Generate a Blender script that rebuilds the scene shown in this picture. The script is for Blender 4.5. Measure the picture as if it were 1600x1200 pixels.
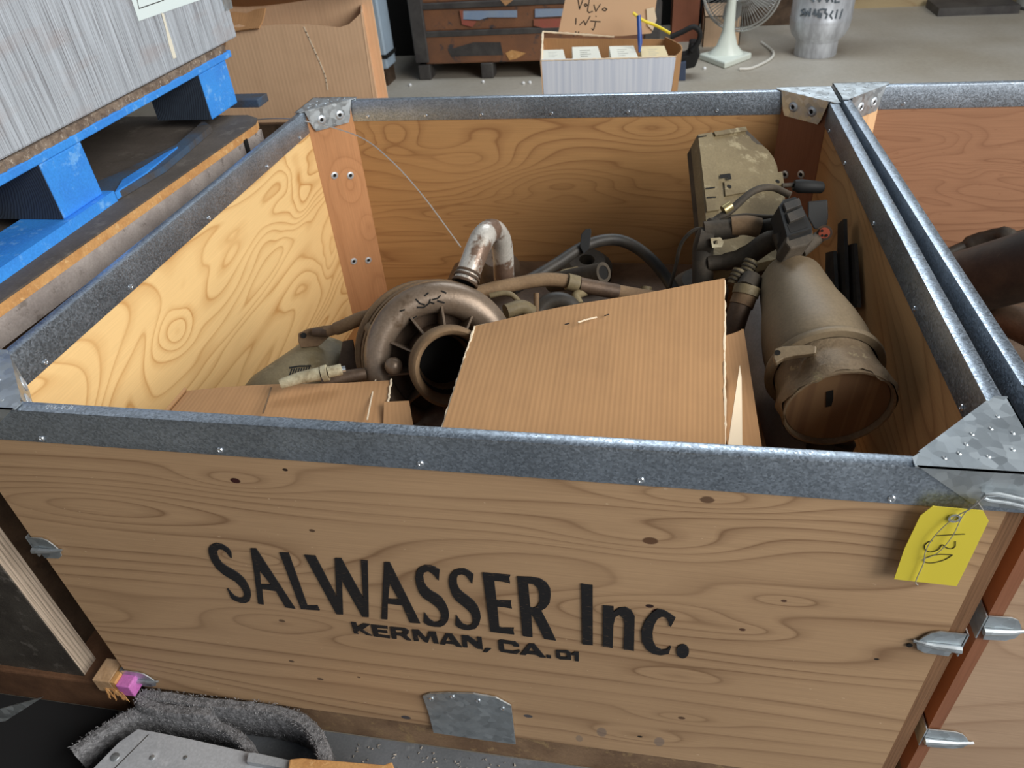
import bpy, math, random
from mathutils import Vector, Matrix
from mathutils.geometry import tessellate_polygon
random.seed(7)
PI = math.pi
for o in list(bpy.data.objects): bpy.data.objects.remove(o)
SC = bpy.context.scene
COL = SC.collection
HR = 0.71                       # height of the crate rims over the floor

# ------------------------------------------------------------------ camera
def rx(a): return Matrix.Rotation(a, 3, 'X')
def rz(a): return Matrix.Rotation(a, 3, 'Z')
CAMR = rz(.2259) @ rx(.9208) @ rz(-.0889)
CAMP = Vector((.8506, -.5621, .5145 + HR))
FPX = 1150.0
cd = bpy.data.cameras.new('camera'); cam = bpy.data.objects.new('camera', cd); COL.objects.link(cam)
cd.sensor_fit = 'HORIZONTAL'; cd.sensor_width = 36; cd.lens = 36*FPX/1600
cd.clip_start = .02; cd.clip_end = 60
cam.matrix_world = Matrix.Translation(CAMP) @ CAMR.to_4x4()
SC.camera = cam
cd.dof.use_dof = True; cd.dof.focus_distance = .95; cd.dof.aperture_fstop = 11

# ------------------------------------------------------------------ light
SC.view_settings.view_transform = 'Standard'; SC.view_settings.look = 'None'
SC.view_settings.gamma = 1; SC.view_settings.exposure = 0.0
w = bpy.data.worlds.new('world'); SC.world = w; w.use_nodes = True
w.node_tree.nodes['Background'].inputs[0].default_value = (.62, .72, .86, 1)
w.node_tree.nodes['Background'].inputs[1].default_value = .11
def area(name, loc, target, sx, sy, power, col):
    l = bpy.data.lights.new(name, 'AREA'); l.shape = 'RECTANGLE'; l.size = sx; l.size_y = sy
    l.energy = power; l.color = col
    o = bpy.data.objects.new(name, l); COL.objects.link(o); o.location = loc
    o.rotation_euler = (Vector(target)-Vector(loc)).to_track_quat('-Z', 'Y').to_euler(); return o
area('door_daylight', (4.6, -.9, 3.0), (.3, .6, .4), 3.0, 2.6, 285, (1.0, .97, .92))
area('front_door_daylight', (3.7, -2.6, 2.5), (.9, 1.0, .4), 2.2, 2.0, 62, (.95, .98, 1.0))
area('skylight', (1.1, 3.7, 3.2), (1.0, 2.9, .0), 2.2, 1.2, 75, (.86, .94, 1.0))

# ------------------------------------------------------------------ photo helpers: a pixel at a depth / on a plane
def ray(u, v): return CAMR @ Vector(((u-800)/FPX, -(v-600)/FPX, -1))
def at(u, v, d): return CAMP + ray(u, v)*d
def aty(u, v, y): r = ray(u, v); return CAMP + r*((y-CAMP.y)/r.y)
def atx(u, v, x): r = ray(u, v); return CAMP + r*((x-CAMP.x)/r.x)
def atz(u, v, z): r = ray(u, v); return CAMP + r*((z-CAMP.z)/r.z)
def atp(u, v, p, n): r = ray(u, v); return CAMP + r*((p-CAMP).dot(n)/r.dot(n))

# ------------------------------------------------------------------ materials
class NT:
    def __init__(s, name):
        s.m = bpy.data.materials.new(name); s.m.use_nodes = True
        s.t = s.m.node_tree; s.b = s.t.nodes['Principled BSDF']
    def n(s, k): return s.t.nodes.new(k)
    def set(s, i, v):
        if hasattr(v, 'is_output'): s.t.links.new(v, i)
        elif isinstance(v, (tuple, list)) and len(v) == 3 and i.type == 'RGBA': i.default_value = (*v, 1)
        else: i.default_value = v
    def mt(s, op, a, b=0.0, c=0.0):
        k = s.n('ShaderNodeMath'); k.operation = op
        s.set(k.inputs[0], a); s.set(k.inputs[1], b); s.set(k.inputs[2], c); return k.outputs[0]
    def mix(s, f, a, b, mode='MIX'):
        k = s.n('ShaderNodeMix'); k.data_type = 'RGBA'; k.blend_type = mode
        s.set(k.inputs[0], f); s.set(k.inputs[6], a); s.set(k.inputs[7], b); return k.outputs[2]
    def coord(s, uv=False):
        k = s.n('ShaderNodeTexCoord'); sep = s.n('ShaderNodeSeparateXYZ')
        s.t.links.new(k.outputs['UV' if uv else 'Object'], sep.inputs[0]); return sep.outputs
    def vec(s, x, y, z=0.0):
        k = s.n('ShaderNodeCombineXYZ'); s.set(k.inputs[0], x); s.set(k.inputs[1], y); s.set(k.inputs[2], z); return k.outputs[0]
    def noise(s, v=None, sc=1.0, det=2.0, rough=.5, dist=0.0):
        k = s.n('ShaderNodeTexNoise'); k.inputs['Scale'].default_value = sc; k.inputs['Detail'].default_value = det
        k.inputs['Roughness'].default_value = rough; k.inputs['Distortion'].default_value = dist
        if v is None:
            tc = s.n('ShaderNodeTexCoord'); v = tc.outputs['Object']
        s.t.links.new(v, k.inputs['Vector']); return k.outputs[0]
    def ramp(s, f, stops):
        k = s.n('ShaderNodeValToRGB'); s.set(k.inputs[0], f); e = k.color_ramp.elements
        while len(e) < len(stops): e.new(.5)
        for el, (p, c) in zip(e, stops):
            el.position = p; el.color = (c, c, c, 1) if isinstance(c, (int, float)) else (*c, 1)
        return k.outputs[0]
    def bump(s, h, st=.3, d=.001):
        k = s.n('ShaderNodeBump'); k.inputs['Strength'].default_value = st; k.inputs['Distance'].default_value = d
        s.set(k.inputs['Height'], h); s.t.links.new(k.outputs[0], s.b.inputs['Normal'])
    def out(s, col, rough=.6, metal=0.0, spec=.5):
        s.set(s.b.inputs['Base Color'], col); s.set(s.b.inputs['Roughness'], rough); s.set(s.b.inputs['Metallic'], metal)
        s.b.inputs['Specular IOR Level'].default_value = spec; return s.m

def ply(name, axes, base, dark, F=9, su=1.0, sv=5.0, amp=1.0, lin=1.0, knots=(), holes=(), strength=.75, seed=0.0, rough=.62, fib=.16, blot=.18, stain=None, dist=.35, det=1.2, flecks=False):
    """rotary-cut plywood: contour lines of a stretched height field, knots as rings"""
    s = NT(name); c = s.coord(); u, v = c[axes[0]], c[axes[1]]
    h = s.mt('MULTIPLY', s.noise(s.vec(s.mt('MULTIPLY', u, su), s.mt('MULTIPLY', v, sv), seed), 1.0, det, .45, dist), amp)
    h = s.mt('MULTIPLY_ADD', v, lin, h)
    for (ku, kv, a, wu, wv) in knots:
        du = s.mt('DIVIDE', s.mt('SUBTRACT', u, ku), wu); dv = s.mt('DIVIDE', s.mt('SUBTRACT', v, kv), wv)
        r2 = s.mt('ADD', s.mt('MULTIPLY', du, du), s.mt('MULTIPLY', dv, dv))
        h = s.mt('MULTIPLY_ADD', s.mt('EXPONENT', s.mt('MULTIPLY', r2, -1.0)), a, h)
    fr = s.mt('FRACT', s.mt('MULTIPLY', h, F))
    line = s.ramp(fr, [(0, .35), (.10, 0.0), (.55, .04), (.86, .45), (.95, 1.0), (1.0, .5)])
    fade = s.ramp(s.noise(s.vec(s.mt('MULTIPLY', u, 2.3), s.mt('MULTIPLY', v, 7.0), seed+3), 1.0, 2), [(.25, .25), (.65, 1.0)])
    f = s.mt('MULTIPLY', s.mt('MULTIPLY', line, fade), strength)
    col = s.mix(f, base, dark)
    fi = s.noise(s.vec(s.mt('MULTIPLY', u, 9.0), s.mt('MULTIPLY', v, 420.0), seed), 1.0, 3, .6)
    col = s.mix(fib, col, s.mix(1.0, col, s.ramp(fi, [(.3, (.45, .40, .34)), (.7, (1.35, 1.32, 1.3))]), 'MULTIPLY'))
    bl = s.ramp(s.noise(s.vec(s.mt('MULTIPLY', u, 2.0), s.mt('MULTIPLY', v, 4.0), seed+9), 1.0, 3), [(.3, (.72, .66, .60)), (.7, (1.12, 1.1, 1.08))])
    col = s.mix(blot*2, col, s.mix(1.0, col, bl, 'MULTIPLY'))
    if stain:
        sp = s.ramp(s.noise(s.vec(s.mt('MULTIPLY', u, 26.), s.mt('MULTIPLY', v, 60.), seed+5), 1.0, 2), [(.68, 0.0), (.76, 1.0)])
        col = s.mix(s.mt('MULTIPLY', sp, .5), col, stain)
    for (ku, kv, r, kc) in holes:
        du = s.mt('DIVIDE', s.mt('SUBTRACT', u, ku), r*(1.5 if r < .0075 else .75)); dv = s.mt('DIVIDE', s.mt('SUBTRACT', v, kv), r*(1 if r < .0075 else 1.35))
        r2 = s.mt('ADD', s.mt('MULTIPLY', du, du), s.mt('MULTIPLY', dv, dv))
        g = s.ramp(s.mt('ADD', r2, s.mt('MULTIPLY', s.mt('SUBTRACT', fi, .5), .5)), [(.6, 1.0), (1.0, 0.0)])
        col = s.mix(g if r < .0075 else s.mt('MULTIPLY', g, .6), col, kc)
    if flecks:
        fk_ = s.ramp(s.noise(s.vec(s.mt('MULTIPLY', u, 95.), s.mt('MULTIPLY', v, 210.), seed+7), 1.0, 2), [(.745, 0.0), (.77, 1.0)])
        col = s.mix(s.mt('MULTIPLY', fk_, .6), col, (.80, .62, .42))
    s.bump(s.mt('ADD', fi, s.mt('MULTIPLY', f, -.6)), .25, .0006)
    return s.out(col, rough, 0, .35)

def galv(name, base=(.41, .47, .54), rough=.36, scale=420, var=.26, metal=.88):
    s = NT(name)
    tc = s.n('ShaderNodeTexCoord'); vo = s.n('ShaderNodeTexVoronoi'); vo.inputs['Scale'].default_value = scale
    s.t.links.new(tc.outputs['Object'], vo.inputs['Vector'])
    sep = s.n('ShaderNodeSeparateColor'); s.t.links.new(vo.outputs['Color'], sep.inputs[0])
    g = s.mt('MULTIPLY_ADD', sep.outputs[0], var*2, 1-var)
    g2 = s.ramp(s.noise(None, 9, 4, .6), [(.3, .78), (.7, 1.12)])
    col = s.mix(1.0, s.mix(1.0, base, s.vec(g, g, g), 'MULTIPLY'), g2, 'MULTIPLY')
    r = s.mt('MULTIPLY_ADD', sep.outputs[1], .22, rough-.08)
    s.bump(s.mt('ADD', sep.outputs[2], s.noise(None, 25, 3)), .12, .0008)
    return s.out(col, r, metal)

def dirty(name, c1, c2, sc=12, rough=.6, metal=0.0, bump=.3, c3=None, lo=.38, hi=.62, det=5):
    s = NT(name); n = s.noise(None, sc, det, .62, .3)
    col = s.mix(s.ramp(n, [(lo, 0.0), (hi, 1.0)]), c1, c2)
    if c3: col = s.mix(s.ramp(s.noise(None, sc*2.7, 4, .7), [(.57, 0.0), (.66, 1.0)]), col, c3)
    f = s.noise(None, 260, 2)
    col = s.mix(.25, col, s.mix(1.0, col, s.ramp(f, [(.3, .6), (.7, 1.35)]), 'MULTIPLY'))
    s.bump(s.mt('ADD', n, s.mt('MULTIPLY', f, .35)), bump, .0025)
    return s.out(col, rough, metal, .35)

def card(name, base, dark, pitch=.0065, stripe=.10, blot=.3):
    s = NT(name); c = s.coord(uv=True); u, v = c[0], c[1]
    st = s.mt('SINE', s.mt('MULTIPLY', u, 2*PI/pitch))
    g = s.mt('MULTIPLY_ADD', st, stripe, 1.0)
    g = s.mt('MULTIPLY', g, s.mt('MULTIPLY_ADD', s.noise(s.vec(s.mt('MULTIPLY', u, 160.), s.mt('MULTIPLY', v, 6.)), 1, 3), .24, .88))
    col = s.mix(s.mt('MULTIPLY', s.ramp(s.noise(s.vec(u, v), 13, 4, .6), [(.45, 0.0), (.75, 1.0)]), blot), base, dark)
    col = s.mix(1.0, col, s.vec(g, g, g), 'MULTIPLY')
    s.bump(st, .12, .0006)
    return s.out(col, .78, 0, .2)

def flat(name, col, rough=.55, metal=0.0, spec=.4): return NT(name).out(col, rough, metal, spec)

# knots of the big front panel, taken where the photo shows them
def fk(u, v): p = aty(u, v, 0); return p.x, p.z
KN = []; HO = []
for (u, v, a, wu, wv) in [(367, 752, .22, .075, .020), (402, 877, .20, .055, .018), (447, 975, -.30, .13, .034), (1105, 782, .22, .09, .020), (1016, 845, .30, .12, .028),
                          (1025, 957, .26, .10, .028), (1225, 940, .12, .05, .014), (1160, 985, .14, .06, .014), (1060, 1058, .14, .06, .016),
                          (1065, 1123, .16, .06, .016), (1000, 1152, .18, .07, .018), (760, 900, -.25, .2, .05), (1300, 870, -.3, .22, .06), (560, 1000, .12, .09, .02), (110, 960, .2, .12, .03), (150, 790, -.28, .16, .04)]:
    x, z = fk(u, v); KN.append((x, z, a, wu, wv))
for (u, v, r, c) in [(367, 752, .0050, (.05, .012, .01)), (404, 878, .0060, (.04, .012, .01)), (1105, 782, .0055, (.16, .09, .05)), (1016, 846, .0065, (.14, .07, .035)),
                     (1029, 957, .0066, (.055, .012, .01)), (1015, 948, .0038, (.03, .012, .01)), (1160, 985, .0030, (.10, .045, .025)), (1225, 940, .0026, (.10, .05, .03)), (1065, 1123, .0038, (.13, .07, .04)),
                     (1000, 1152, .0030, (.02, .015, .012)), (440, 971, .0038, (.15, .09, .05)), (455, 1034, .0034, (.13, .08, .05)), (500, 1062, .0040, (.14, .09, .06)), (560, 1059, .0022, (.1, .05, .03)),
                     (445, 735, .0026, (.03, .015, .01)), (1370, 1031, .0022, (.02, .015, .01)), (487, 830, .003, (.12, .07, .04)), (634, 1122, .006, (.09, .08, .085)), (825, 1120, .005, (.10, .09, .095)), (940, 1145, .011, (.18, .15, .14)), (1030, 1160, .011, (.19, .16, .15)), (905, 1155, .008, (.25, .2, .16))]:
    x, z = fk(u, v); HO.append((x, z, r, c))
M = {}
M['front'] = ply('plywood_front', (0, 2), (.52, .34, .195), (.235, .13, .065), F=10, su=.8, sv=5.0, amp=1.0, lin=2.4, knots=KN, holes=HO, strength=.85, seed=2, blot=.2, flecks=True)
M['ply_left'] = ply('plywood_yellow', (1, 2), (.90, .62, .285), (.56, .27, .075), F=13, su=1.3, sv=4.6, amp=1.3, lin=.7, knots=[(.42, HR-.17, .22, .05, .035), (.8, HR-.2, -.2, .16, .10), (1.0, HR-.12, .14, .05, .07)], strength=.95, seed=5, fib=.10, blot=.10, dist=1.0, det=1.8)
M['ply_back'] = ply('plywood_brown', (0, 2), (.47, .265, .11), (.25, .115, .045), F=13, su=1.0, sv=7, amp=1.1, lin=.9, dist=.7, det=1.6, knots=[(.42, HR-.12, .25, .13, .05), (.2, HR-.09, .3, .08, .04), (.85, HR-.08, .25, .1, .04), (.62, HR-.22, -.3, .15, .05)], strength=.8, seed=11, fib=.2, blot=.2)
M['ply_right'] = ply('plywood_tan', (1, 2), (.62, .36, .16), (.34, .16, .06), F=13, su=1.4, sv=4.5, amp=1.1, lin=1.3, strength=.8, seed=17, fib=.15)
M['ply_nback'] = ply('plywood_reddish', (0, 2), (.37, .195, .11), (.17, .07, .036), F=14, su=1.6, sv=9, dist=.8, amp=1.0, lin=1.5, knots=[(.35, HR-.13, .2, .08, .03)], strength=.7, seed=23, blot=.2, stain=(.2, .08, .04))
M['ply_nfront'] = ply('plywood_pinkish', (0, 2), (.52, .36, .24), (.29, .17, .10), F=9, su=1.2, sv=4, lin=2, strength=.6, seed=31, knots=[(.09, HR-.28, .3, .04, .03)])
M['ply_edge'] = ply('plywood_edge_plies', (2, 0), (.27, .145, .075), (.11, .05, .025), F=260, su=.6, sv=1, amp=.01, lin=1, strength=.85, seed=3, fib=.5)
M['post'] = ply('douglas_fir_post', (2, 0), (.50, .25, .115), (.30, .13, .05), F=9, su=1.6, sv=5, amp=1, lin=2.5, strength=.55, seed=41, knots=[(HR-.20, .07, .3, .06, .03), (HR-.33, .09, .2, .04, .02)], fib=.2)
M['post_dark'] = ply('stained_post', (2, 0), (.30, .125, .065), (.19, .07, .035), F=8, su=1, sv=5, strength=.4, seed=43, fib=.2)
M['post_pale'] = ply('pale_post', (2, 0), (.70, .45, .25), (.5, .28, .13), F=10, su=1, sv=5, lin=3, strength=.5, seed=44)
M['skid'] = dirty('skid_wood', (.30, .19, .11), (.20, .12, .07), 14, .75, 0, .25, c3=(.36, .24, .12))
M['galv'] = galv('galvanised_steel')
M['galv_plate'] = galv('galvanised_plate', (.56, .61, .64), .42, 90, .16)
M['galv_face'] = galv('galvanised_steel_fine', (.44, .48, .54), .34, 300, .25)
M['screw'] = flat('zinc_screw', (.72, .76, .80), .25, .9)
M['washer'] = flat('zinc_washer', (.62, .66, .70), .45, .6)
M['hole'] = flat('dark_hole', (.008, .007, .006), .9)
def ink(name, col, under):
    s = NT(name); n = s.noise(s.vec(s.mt('MULTIPLY', s.coord()[0], 90.), s.mt('MULTIPLY', s.coord()[2], 620.)), 1, 3, .65)
    return s.out(s.mix(s.ramp(n, [(.60, 0.0), (.74, .5)]), col, under), .62, 0, .25)
M['ink'] = ink('stencil_ink', (.018, .017, .018), (.30, .19, .11))
M['card'] = card('corrugated_cardboard', (.40, .225, .105), (.27, .15, .075), stripe=.05)
M['card_plain'] = card('plain_cardboard', (.46, .255, .12), (.35, .19, .09), stripe=.01, blot=.3)
M['card_edge'] = flat('cardboard_torn_edge', (.80, .66, .48), .9)
M['carton'] = card('carton_cardboard', (.68, .45, .28), (.56, .36, .22), .012, .006, .4)
M['cast'] = dirty('dusty_cast_metal', (.235, .18, .135), (.16, .11, .072), 7, .38, .35, .22, c3=(.12, .08, .05))
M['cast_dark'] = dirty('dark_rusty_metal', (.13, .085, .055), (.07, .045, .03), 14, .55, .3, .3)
M['dust'] = dirty('brown_dusty_metal', (.225, .145, .078), (.155, .093, .048), 8, .75, 0, .2)
M['tan'] = dirty('tan_dusty_plastic', (.21, .165, .09), (.14, .105, .055), 7, .60, 0, .3, c3=(.30, .25, .15))
M['cyl'] = dirty('tan_coated_duct', (.235, .178, .11), (.19, .14, .085), 6, .5, 0, .08)
M['collar'] = dirty('torn_rubber_collar', (.25, .185, .115), (.16, .11, .065), 14, .6, 0, .7, c3=(.34, .27, .15))
M['rubber'] = dirty('black_rubber', (.030, .028, .026), (.055, .046, .036), 16, .5, 0, .15)
M['loom'] = dirty('dirty_loom', (.036, .029, .021), (.075, .058, .040), 18, .75, 0, .35)
M['plast'] = flat('black_plastic', (.016, .016, .016), .6, 0, .2)
M['elbow'] = dirty('flaking_silver_paint', (.55, .52, .47), (.19, .125, .09), 11, .33, .25, .25, lo=.47, hi=.52, c3=(.4, .36, .31))
M['greyduct'] = dirty('grey_duct', (.27, .235, .215), (.20, .17, .15), 6, .6, 0, .1)
M['injector'] = dirty('corroded_aluminium', (.50, .45, .31), (.28, .23, .14), 45, .6, .2, .5)
M['brass'] = flat('brass_sleeve', (.55, .45, .22), .35, .8)
M['red'] = flat('red_seal', (.30, .06, .03), .5)
M['floor'] = None
M['tag'] = flat('yellow_card', (.80, .66, .06), .6)
M['pen'] = flat('marker_ink', (.02, .018, .015), .6)
M['wire'] = flat('bare_wire', (.55, .54, .52), .35, .6)

# ------------------------------------------------------------------ mesh builder
def cr(pts, n=8, closed=False):
    """Catmull-Rom through points"""
    P = [Vector(p) for p in pts]; out = []; L = len(P)
    rng = range(L if closed else L-1)
    for i in rng:
        a = P[(i-1) % L] if (closed or i > 0) else P[i]*2-P[i+1]
        b = P[i]; c = P[(i+1) % L]; d = P[(i+2) % L] if (closed or i+2 < L) else c*2-b
        for k in range(n):
            t = k/n
            out.append(.5*((2*b)+(c-a)*t+(2*a-5*b+4*c-d)*t*t+(3*b-a-3*c+d)*t**3))
    if not closed: out.append(P[-1])
    return out
def frame(n):
    n = Vector(n).normalized(); a = Vector((0, 0, 1)) if abs(n.z) < .9 else Vector((1, 0, 0))
    x = a.cross(n).normalized(); return x, n.cross(x).normalized(), n
ORG = {}
class MB:
    def __init__(s): s.v = []; s.f = []; s.uv = {}
    def add(s, vs, fs):
        o = len(s.v); s.v += [Vector(p) for p in vs]; s.f += [tuple(i+o for i in f) for f in fs]; return s
    def hexa(s, p): return s.add(p, [(0, 3, 2, 1), (4, 5, 6, 7), (0, 1, 5, 4), (1, 2, 6, 5), (2, 3, 7, 6), (3, 0, 4, 7)])
    def box(s, a, b):
        (x0, y0, z0), (x1, y1, z1) = a, b
        return s.hexa([(x0, y0, z0), (x1, y0, z0), (x1, y1, z0), (x0, y1, z0), (x0, y0, z1), (x1, y0, z1), (x1, y1, z1), (x0, y1, z1)])
    def obox(s, c, X, Y, Z, sx, sy, sz):
        c = Vector(c); X = Vector(X).normalized()*sx/2; Y = Vector(Y).normalized()*sy/2; Z = Vector(Z).normalized()*sz/2
        return s.hexa([c-X-Y-Z, c+X-Y-Z, c+X+Y-Z, c-X+Y-Z, c-X-Y+Z, c+X-Y+Z, c+X+Y+Z, c-X+Y+Z])
    def tube(s, pts, r, n=14, caps=True, closed=False, sy=1.0):
        P = [Vector(p) for p in pts]; L = len(P); R = r if isinstance(r, (list, tuple)) else [r]*L
        if len(R) != L: R = [R[0]+(R[-1]-R[0])*i/(L-1) if len(R) == 2 else R[min(len(R)-1, int(i*len(R)/L))] for i in range(L)]
        def tan(i):
            if closed: return (P[(i+1) % L]-P[(i-1) % L]).normalized()
            return (P[min(i+1, L-1)]-P[max(i-1, 0)]).normalized()
        x = frame(tan(0))[0]; vs = []
        for i in range(L):
            t = tan(i); x = (x-t*x.dot(t)).normalized(); y = t.cross(x)
            for k in range(n):
                a = 2*PI*k/n; vs.append(P[i]+(x*math.cos(a)+y*math.sin(a)*sy)*R[i])
        fs = []
        for i in range(L if closed else L-1):
            for k in range(n):
                j = (i+1) % L; fs.append((i*n+k, i*n+(k+1) % n, j*n+(k+1) % n, j*n+k))
        if caps and not closed: fs += [tuple(range(n-1, -1, -1)), tuple((L-1)*n+k for k in range(n))]
        return s.add(vs, fs)
    def lathe(s, prof, o, ax, n=36, a0=0, a1=2*PI, xdir=None):
        x, y, z = frame(ax); o = Vector(o)
        if xdir is not None:
            x = Vector(xdir); x = (x-z*x.dot(z)).normalized(); y = z.cross(x)
        full = abs(a1-a0-2*PI) < 1e-6; m = n if full else n+1; vs = []
        for (r, h) in prof:
            for k in range(m):
                a = a0+(a1-a0)*k/n; vs.append(o+z*h+(x*math.cos(a)+y*math.sin(a))*r)
        fs = []
        for i in range(len(prof)-1):
            for k in range(n):
                k2 = (k+1) % m; fs.append((i*m+k, i*m+k2, (i+1)*m+k2, (i+1)*m+k))
        return s.add(vs, fs)
    def prism(s, poly, d, holes=()):
        """polygon (3-D points) extruded by vector d"""
        loops = [[Vector(p) for p in poly]]+[[Vector(p) for p in h] for h in holes]
        tri = tessellate_polygon(loops); flatv = [p for l in loops for p in l]; N = len(flatv); d = Vector(d)
        fs = [tuple(t) for t in tri]+[tuple(i+N for i in reversed(t)) for t in tri]
        o = 0
        for l in loops:
            m = len(l)
            for i in range(m): fs.append((o+i, o+(i+1) % m, o+(i+1) % m+N, o+i+N))
            o += m
        return s.add(flatv+[p+d for p in flatv], fs)
    def stroke(s, pts, wd, n, th=.0006):
        """pen stroke lying on a surface of normal n"""
        n = Vector(n).normalized(); P = [Vector(p) for p in pts]
        for a, b in zip(P[:-1], P[1:]):
            t = (b-a).normalized(); q = n.cross(t)*wd/2; e = t*wd*.3
            s.prism([a-q-e, b-q+e, b+q+e, a+q-e], n*th)
        return s
    def disc(s, c, n, r, th=.001, k=16): 
        x, y, z = frame(n); c = Vector(c)
        return s.prism([c+(x*math.cos(2*PI*i/k)+y*math.sin(2*PI*i/k))*r for i in range(k)], z*th)
    def ball(s, c, r, n=10, sc=(1, 1, 1)):
        prof = [(max(1e-5, math.sin(PI*i/n))*r, -math.cos(PI*i/n)*r*sc[2]) for i in range(n+1)]
        return s.lathe(prof, c, (0, 0, 1), n*2)
    def sheet(s, c00, c10, c11, c01, th, nx=1, ny=1, bend=None, su=1, sv=1):
        """panel with thickness and metric UV; bend(a,b) gives offset along its normal"""
        A, B, C, D = [Vector(p) for p in (c00, c10, c11, c01)]
        n = (B-A).cross(D-A).normalized(); W = (B-A).length; H = (D-A).length; o = len(s.v)
        for side in (0, 1):
            for j in range(ny+1):
                for i in range(nx+1):
                    a, b = i/nx, j/ny
                    p = (A*(1-a)+B*a)*(1-b)+(D*(1-a)+C*a)*b+n*(bend(a, b) if bend else 0)-n*th*side
                    s.uv[len(s.v)] = (a*W*su, b*H*sv); s.v.append(p)
        q = (nx+1)*(ny+1); g = lambda i, j, k: o+k*q+j*(nx+1)+i
        for j in range(ny):
            for i in range(nx):
                s.f.append((g(i, j, 0), g(i+1, j, 0), g(i+1, j+1, 0), g(i, j+1, 0)))
                s.f.append((g(i, j, 1), g(i, j+1, 1), g(i+1, j+1, 1), g(i+1, j, 1)))
        for i in range(nx):
            s.f.append((g(i, 0, 1), g(i+1, 0, 1), g(i+1, 0, 0), g(i, 0, 0))); s.f.append((g(i, ny, 0), g(i+1, ny, 0), g(i+1, ny, 1), g(i, ny, 1)))
        for j in range(ny):
            s.f.append((g(0, j, 0), g(0, j+1, 0), g(0, j+1, 1), g(0, j, 1))); s.f.append((g(nx, j, 1), g(nx, j+1, 1), g(nx, j+1, 0), g(nx, j, 0)))
        return s
    def build(s, name, mat, parent=None, smooth=True, bevel=0.0, sharp=40):
        me = bpy.data.meshes.new(name)
        og = Vector(ORG.get(parent.name, (0, 0, 0))) if parent else Vector((0, 0, 0))
        me.from_pydata([tuple(p-og) for p in s.v], [], s.f); me.validate()
        if s.uv:
            uvl = me.uv_layers.new(name='UVMap')
            for lp in me.loops: uvl.data[lp.index].uv = s.uv.get(lp.vertex_index, (0, 0))
        import bmesh
        bm = bmesh.new(); bm.from_mesh(me); bmesh.ops.recalc_face_normals(bm, faces=bm.faces); bm.to_mesh(me); bm.free()
        if smooth:
            for p in me.polygons: p.use_smooth = True
            me.set_sharp_from_angle(angle=math.radians(sharp))
        me.materials.append(mat)
        o = bpy.data.objects.new(name, me); COL.objects.link(o)
        if parent: o.parent = parent; ORG[o.name] = og
        if bevel:
            b = o.modifiers.new('bevel', 'BEVEL'); b.width = bevel; b.segments = 2; b.limit_method = 'ANGLE'; b.angle_limit = .6
        return o
from mathutils.bvhtree import BVHTree
def onmesh(mb, u, v, lift=.0004):
    t = BVHTree.FromPolygons(mb.v, mb.f) if not hasattr(mb, 'bvh') else mb.bvh
    mb.bvh = t; h = t.ray_cast(CAMP, ray(u, v).normalized())
    if h[0] is None: return None, None
    n = h[1] if h[1].dot(ray(u, v)) < 0 else -h[1]
    return h[0]+n*lift, n
def draw(mb, surf, px, wd, th=.0005):
    for a, b in zip(px[:-1], px[1:]):
        p, n = onmesh(surf, *a); q, m = onmesh(surf, *b)
        if p is not None and q is not None and (q-p).length > 1e-5: mb.stroke([p, q], wd, n, th)
    return mb
def tag(o, label, cat, group=None):
    o['label'] = label; o['category'] = cat
    if group: o['group'] = group
    return o
def thing(name, label, cat, loc=(0, 0, 0), group=None):
    o = bpy.data.objects.new(name, None); COL.objects.link(o); o.empty_display_size = .05
    o.location = loc; ORG[o.name] = Vector(loc); return tag(o, label, cat, group)
def struct(name, mb, mat):
    o = mb.build(name, mat, smooth=False); o['kind'] = 'structure'; return o
def dup(o, parent=None):
    c = o.copy(); COL.objects.link(c); c.parent = parent
    for ch in [q for q in bpy.data.objects if q.parent == o]: dup(ch, c)
    return c

# ------------------------------------------------------------------ the room
s = NT('concrete'); n1 = s.noise(None, 1.3, 4, .55); n2 = s.noise(None, 40, 5, .7)
c = s.mix(s.ramp(n1, [(.35, 0.0), (.65, 1.0)]), (.33, .29, .23), (.41, .38, .33))
c = s.mix(.3, c, s.mix(1.0, c, s.ramp(n2, [(.3, .65), (.7, 1.25)]), 'MULTIPLY'))
s.bump(n2, .1, .002); M['floor'] = s.out(c, .55, 0, .4)
struct('floor', MB().box((-5, -4, -.1), (6, 7, 0)), M['floor'])
M['wall'] = dirty('dim_wall', (.20, .15, .10), (.15, .11, .07), 2, .9)
struct('wall_back', MB().box((-5, 5.66, 0), (6, 5.8, 3.2)), M['wall'])
struct('wall_front_blocker', MB().box((-5, -4.3, 0), (1.6, -4.2, 2.2)), M['wall'])  # unseen partial wall, added dark to block ambient light from behind the camera
struct('wall_left', MB().box((-5, -4, 0), (-4.9, 5.66, 3.2)), M['wall'])
struct('baseboard_back', MB().box((-5, 5.54, 0), (6, 5.66, .14)), ply('beam_wood', (0, 2), (.42, .33, .19), (.3, .2, .1), F=6))

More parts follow.
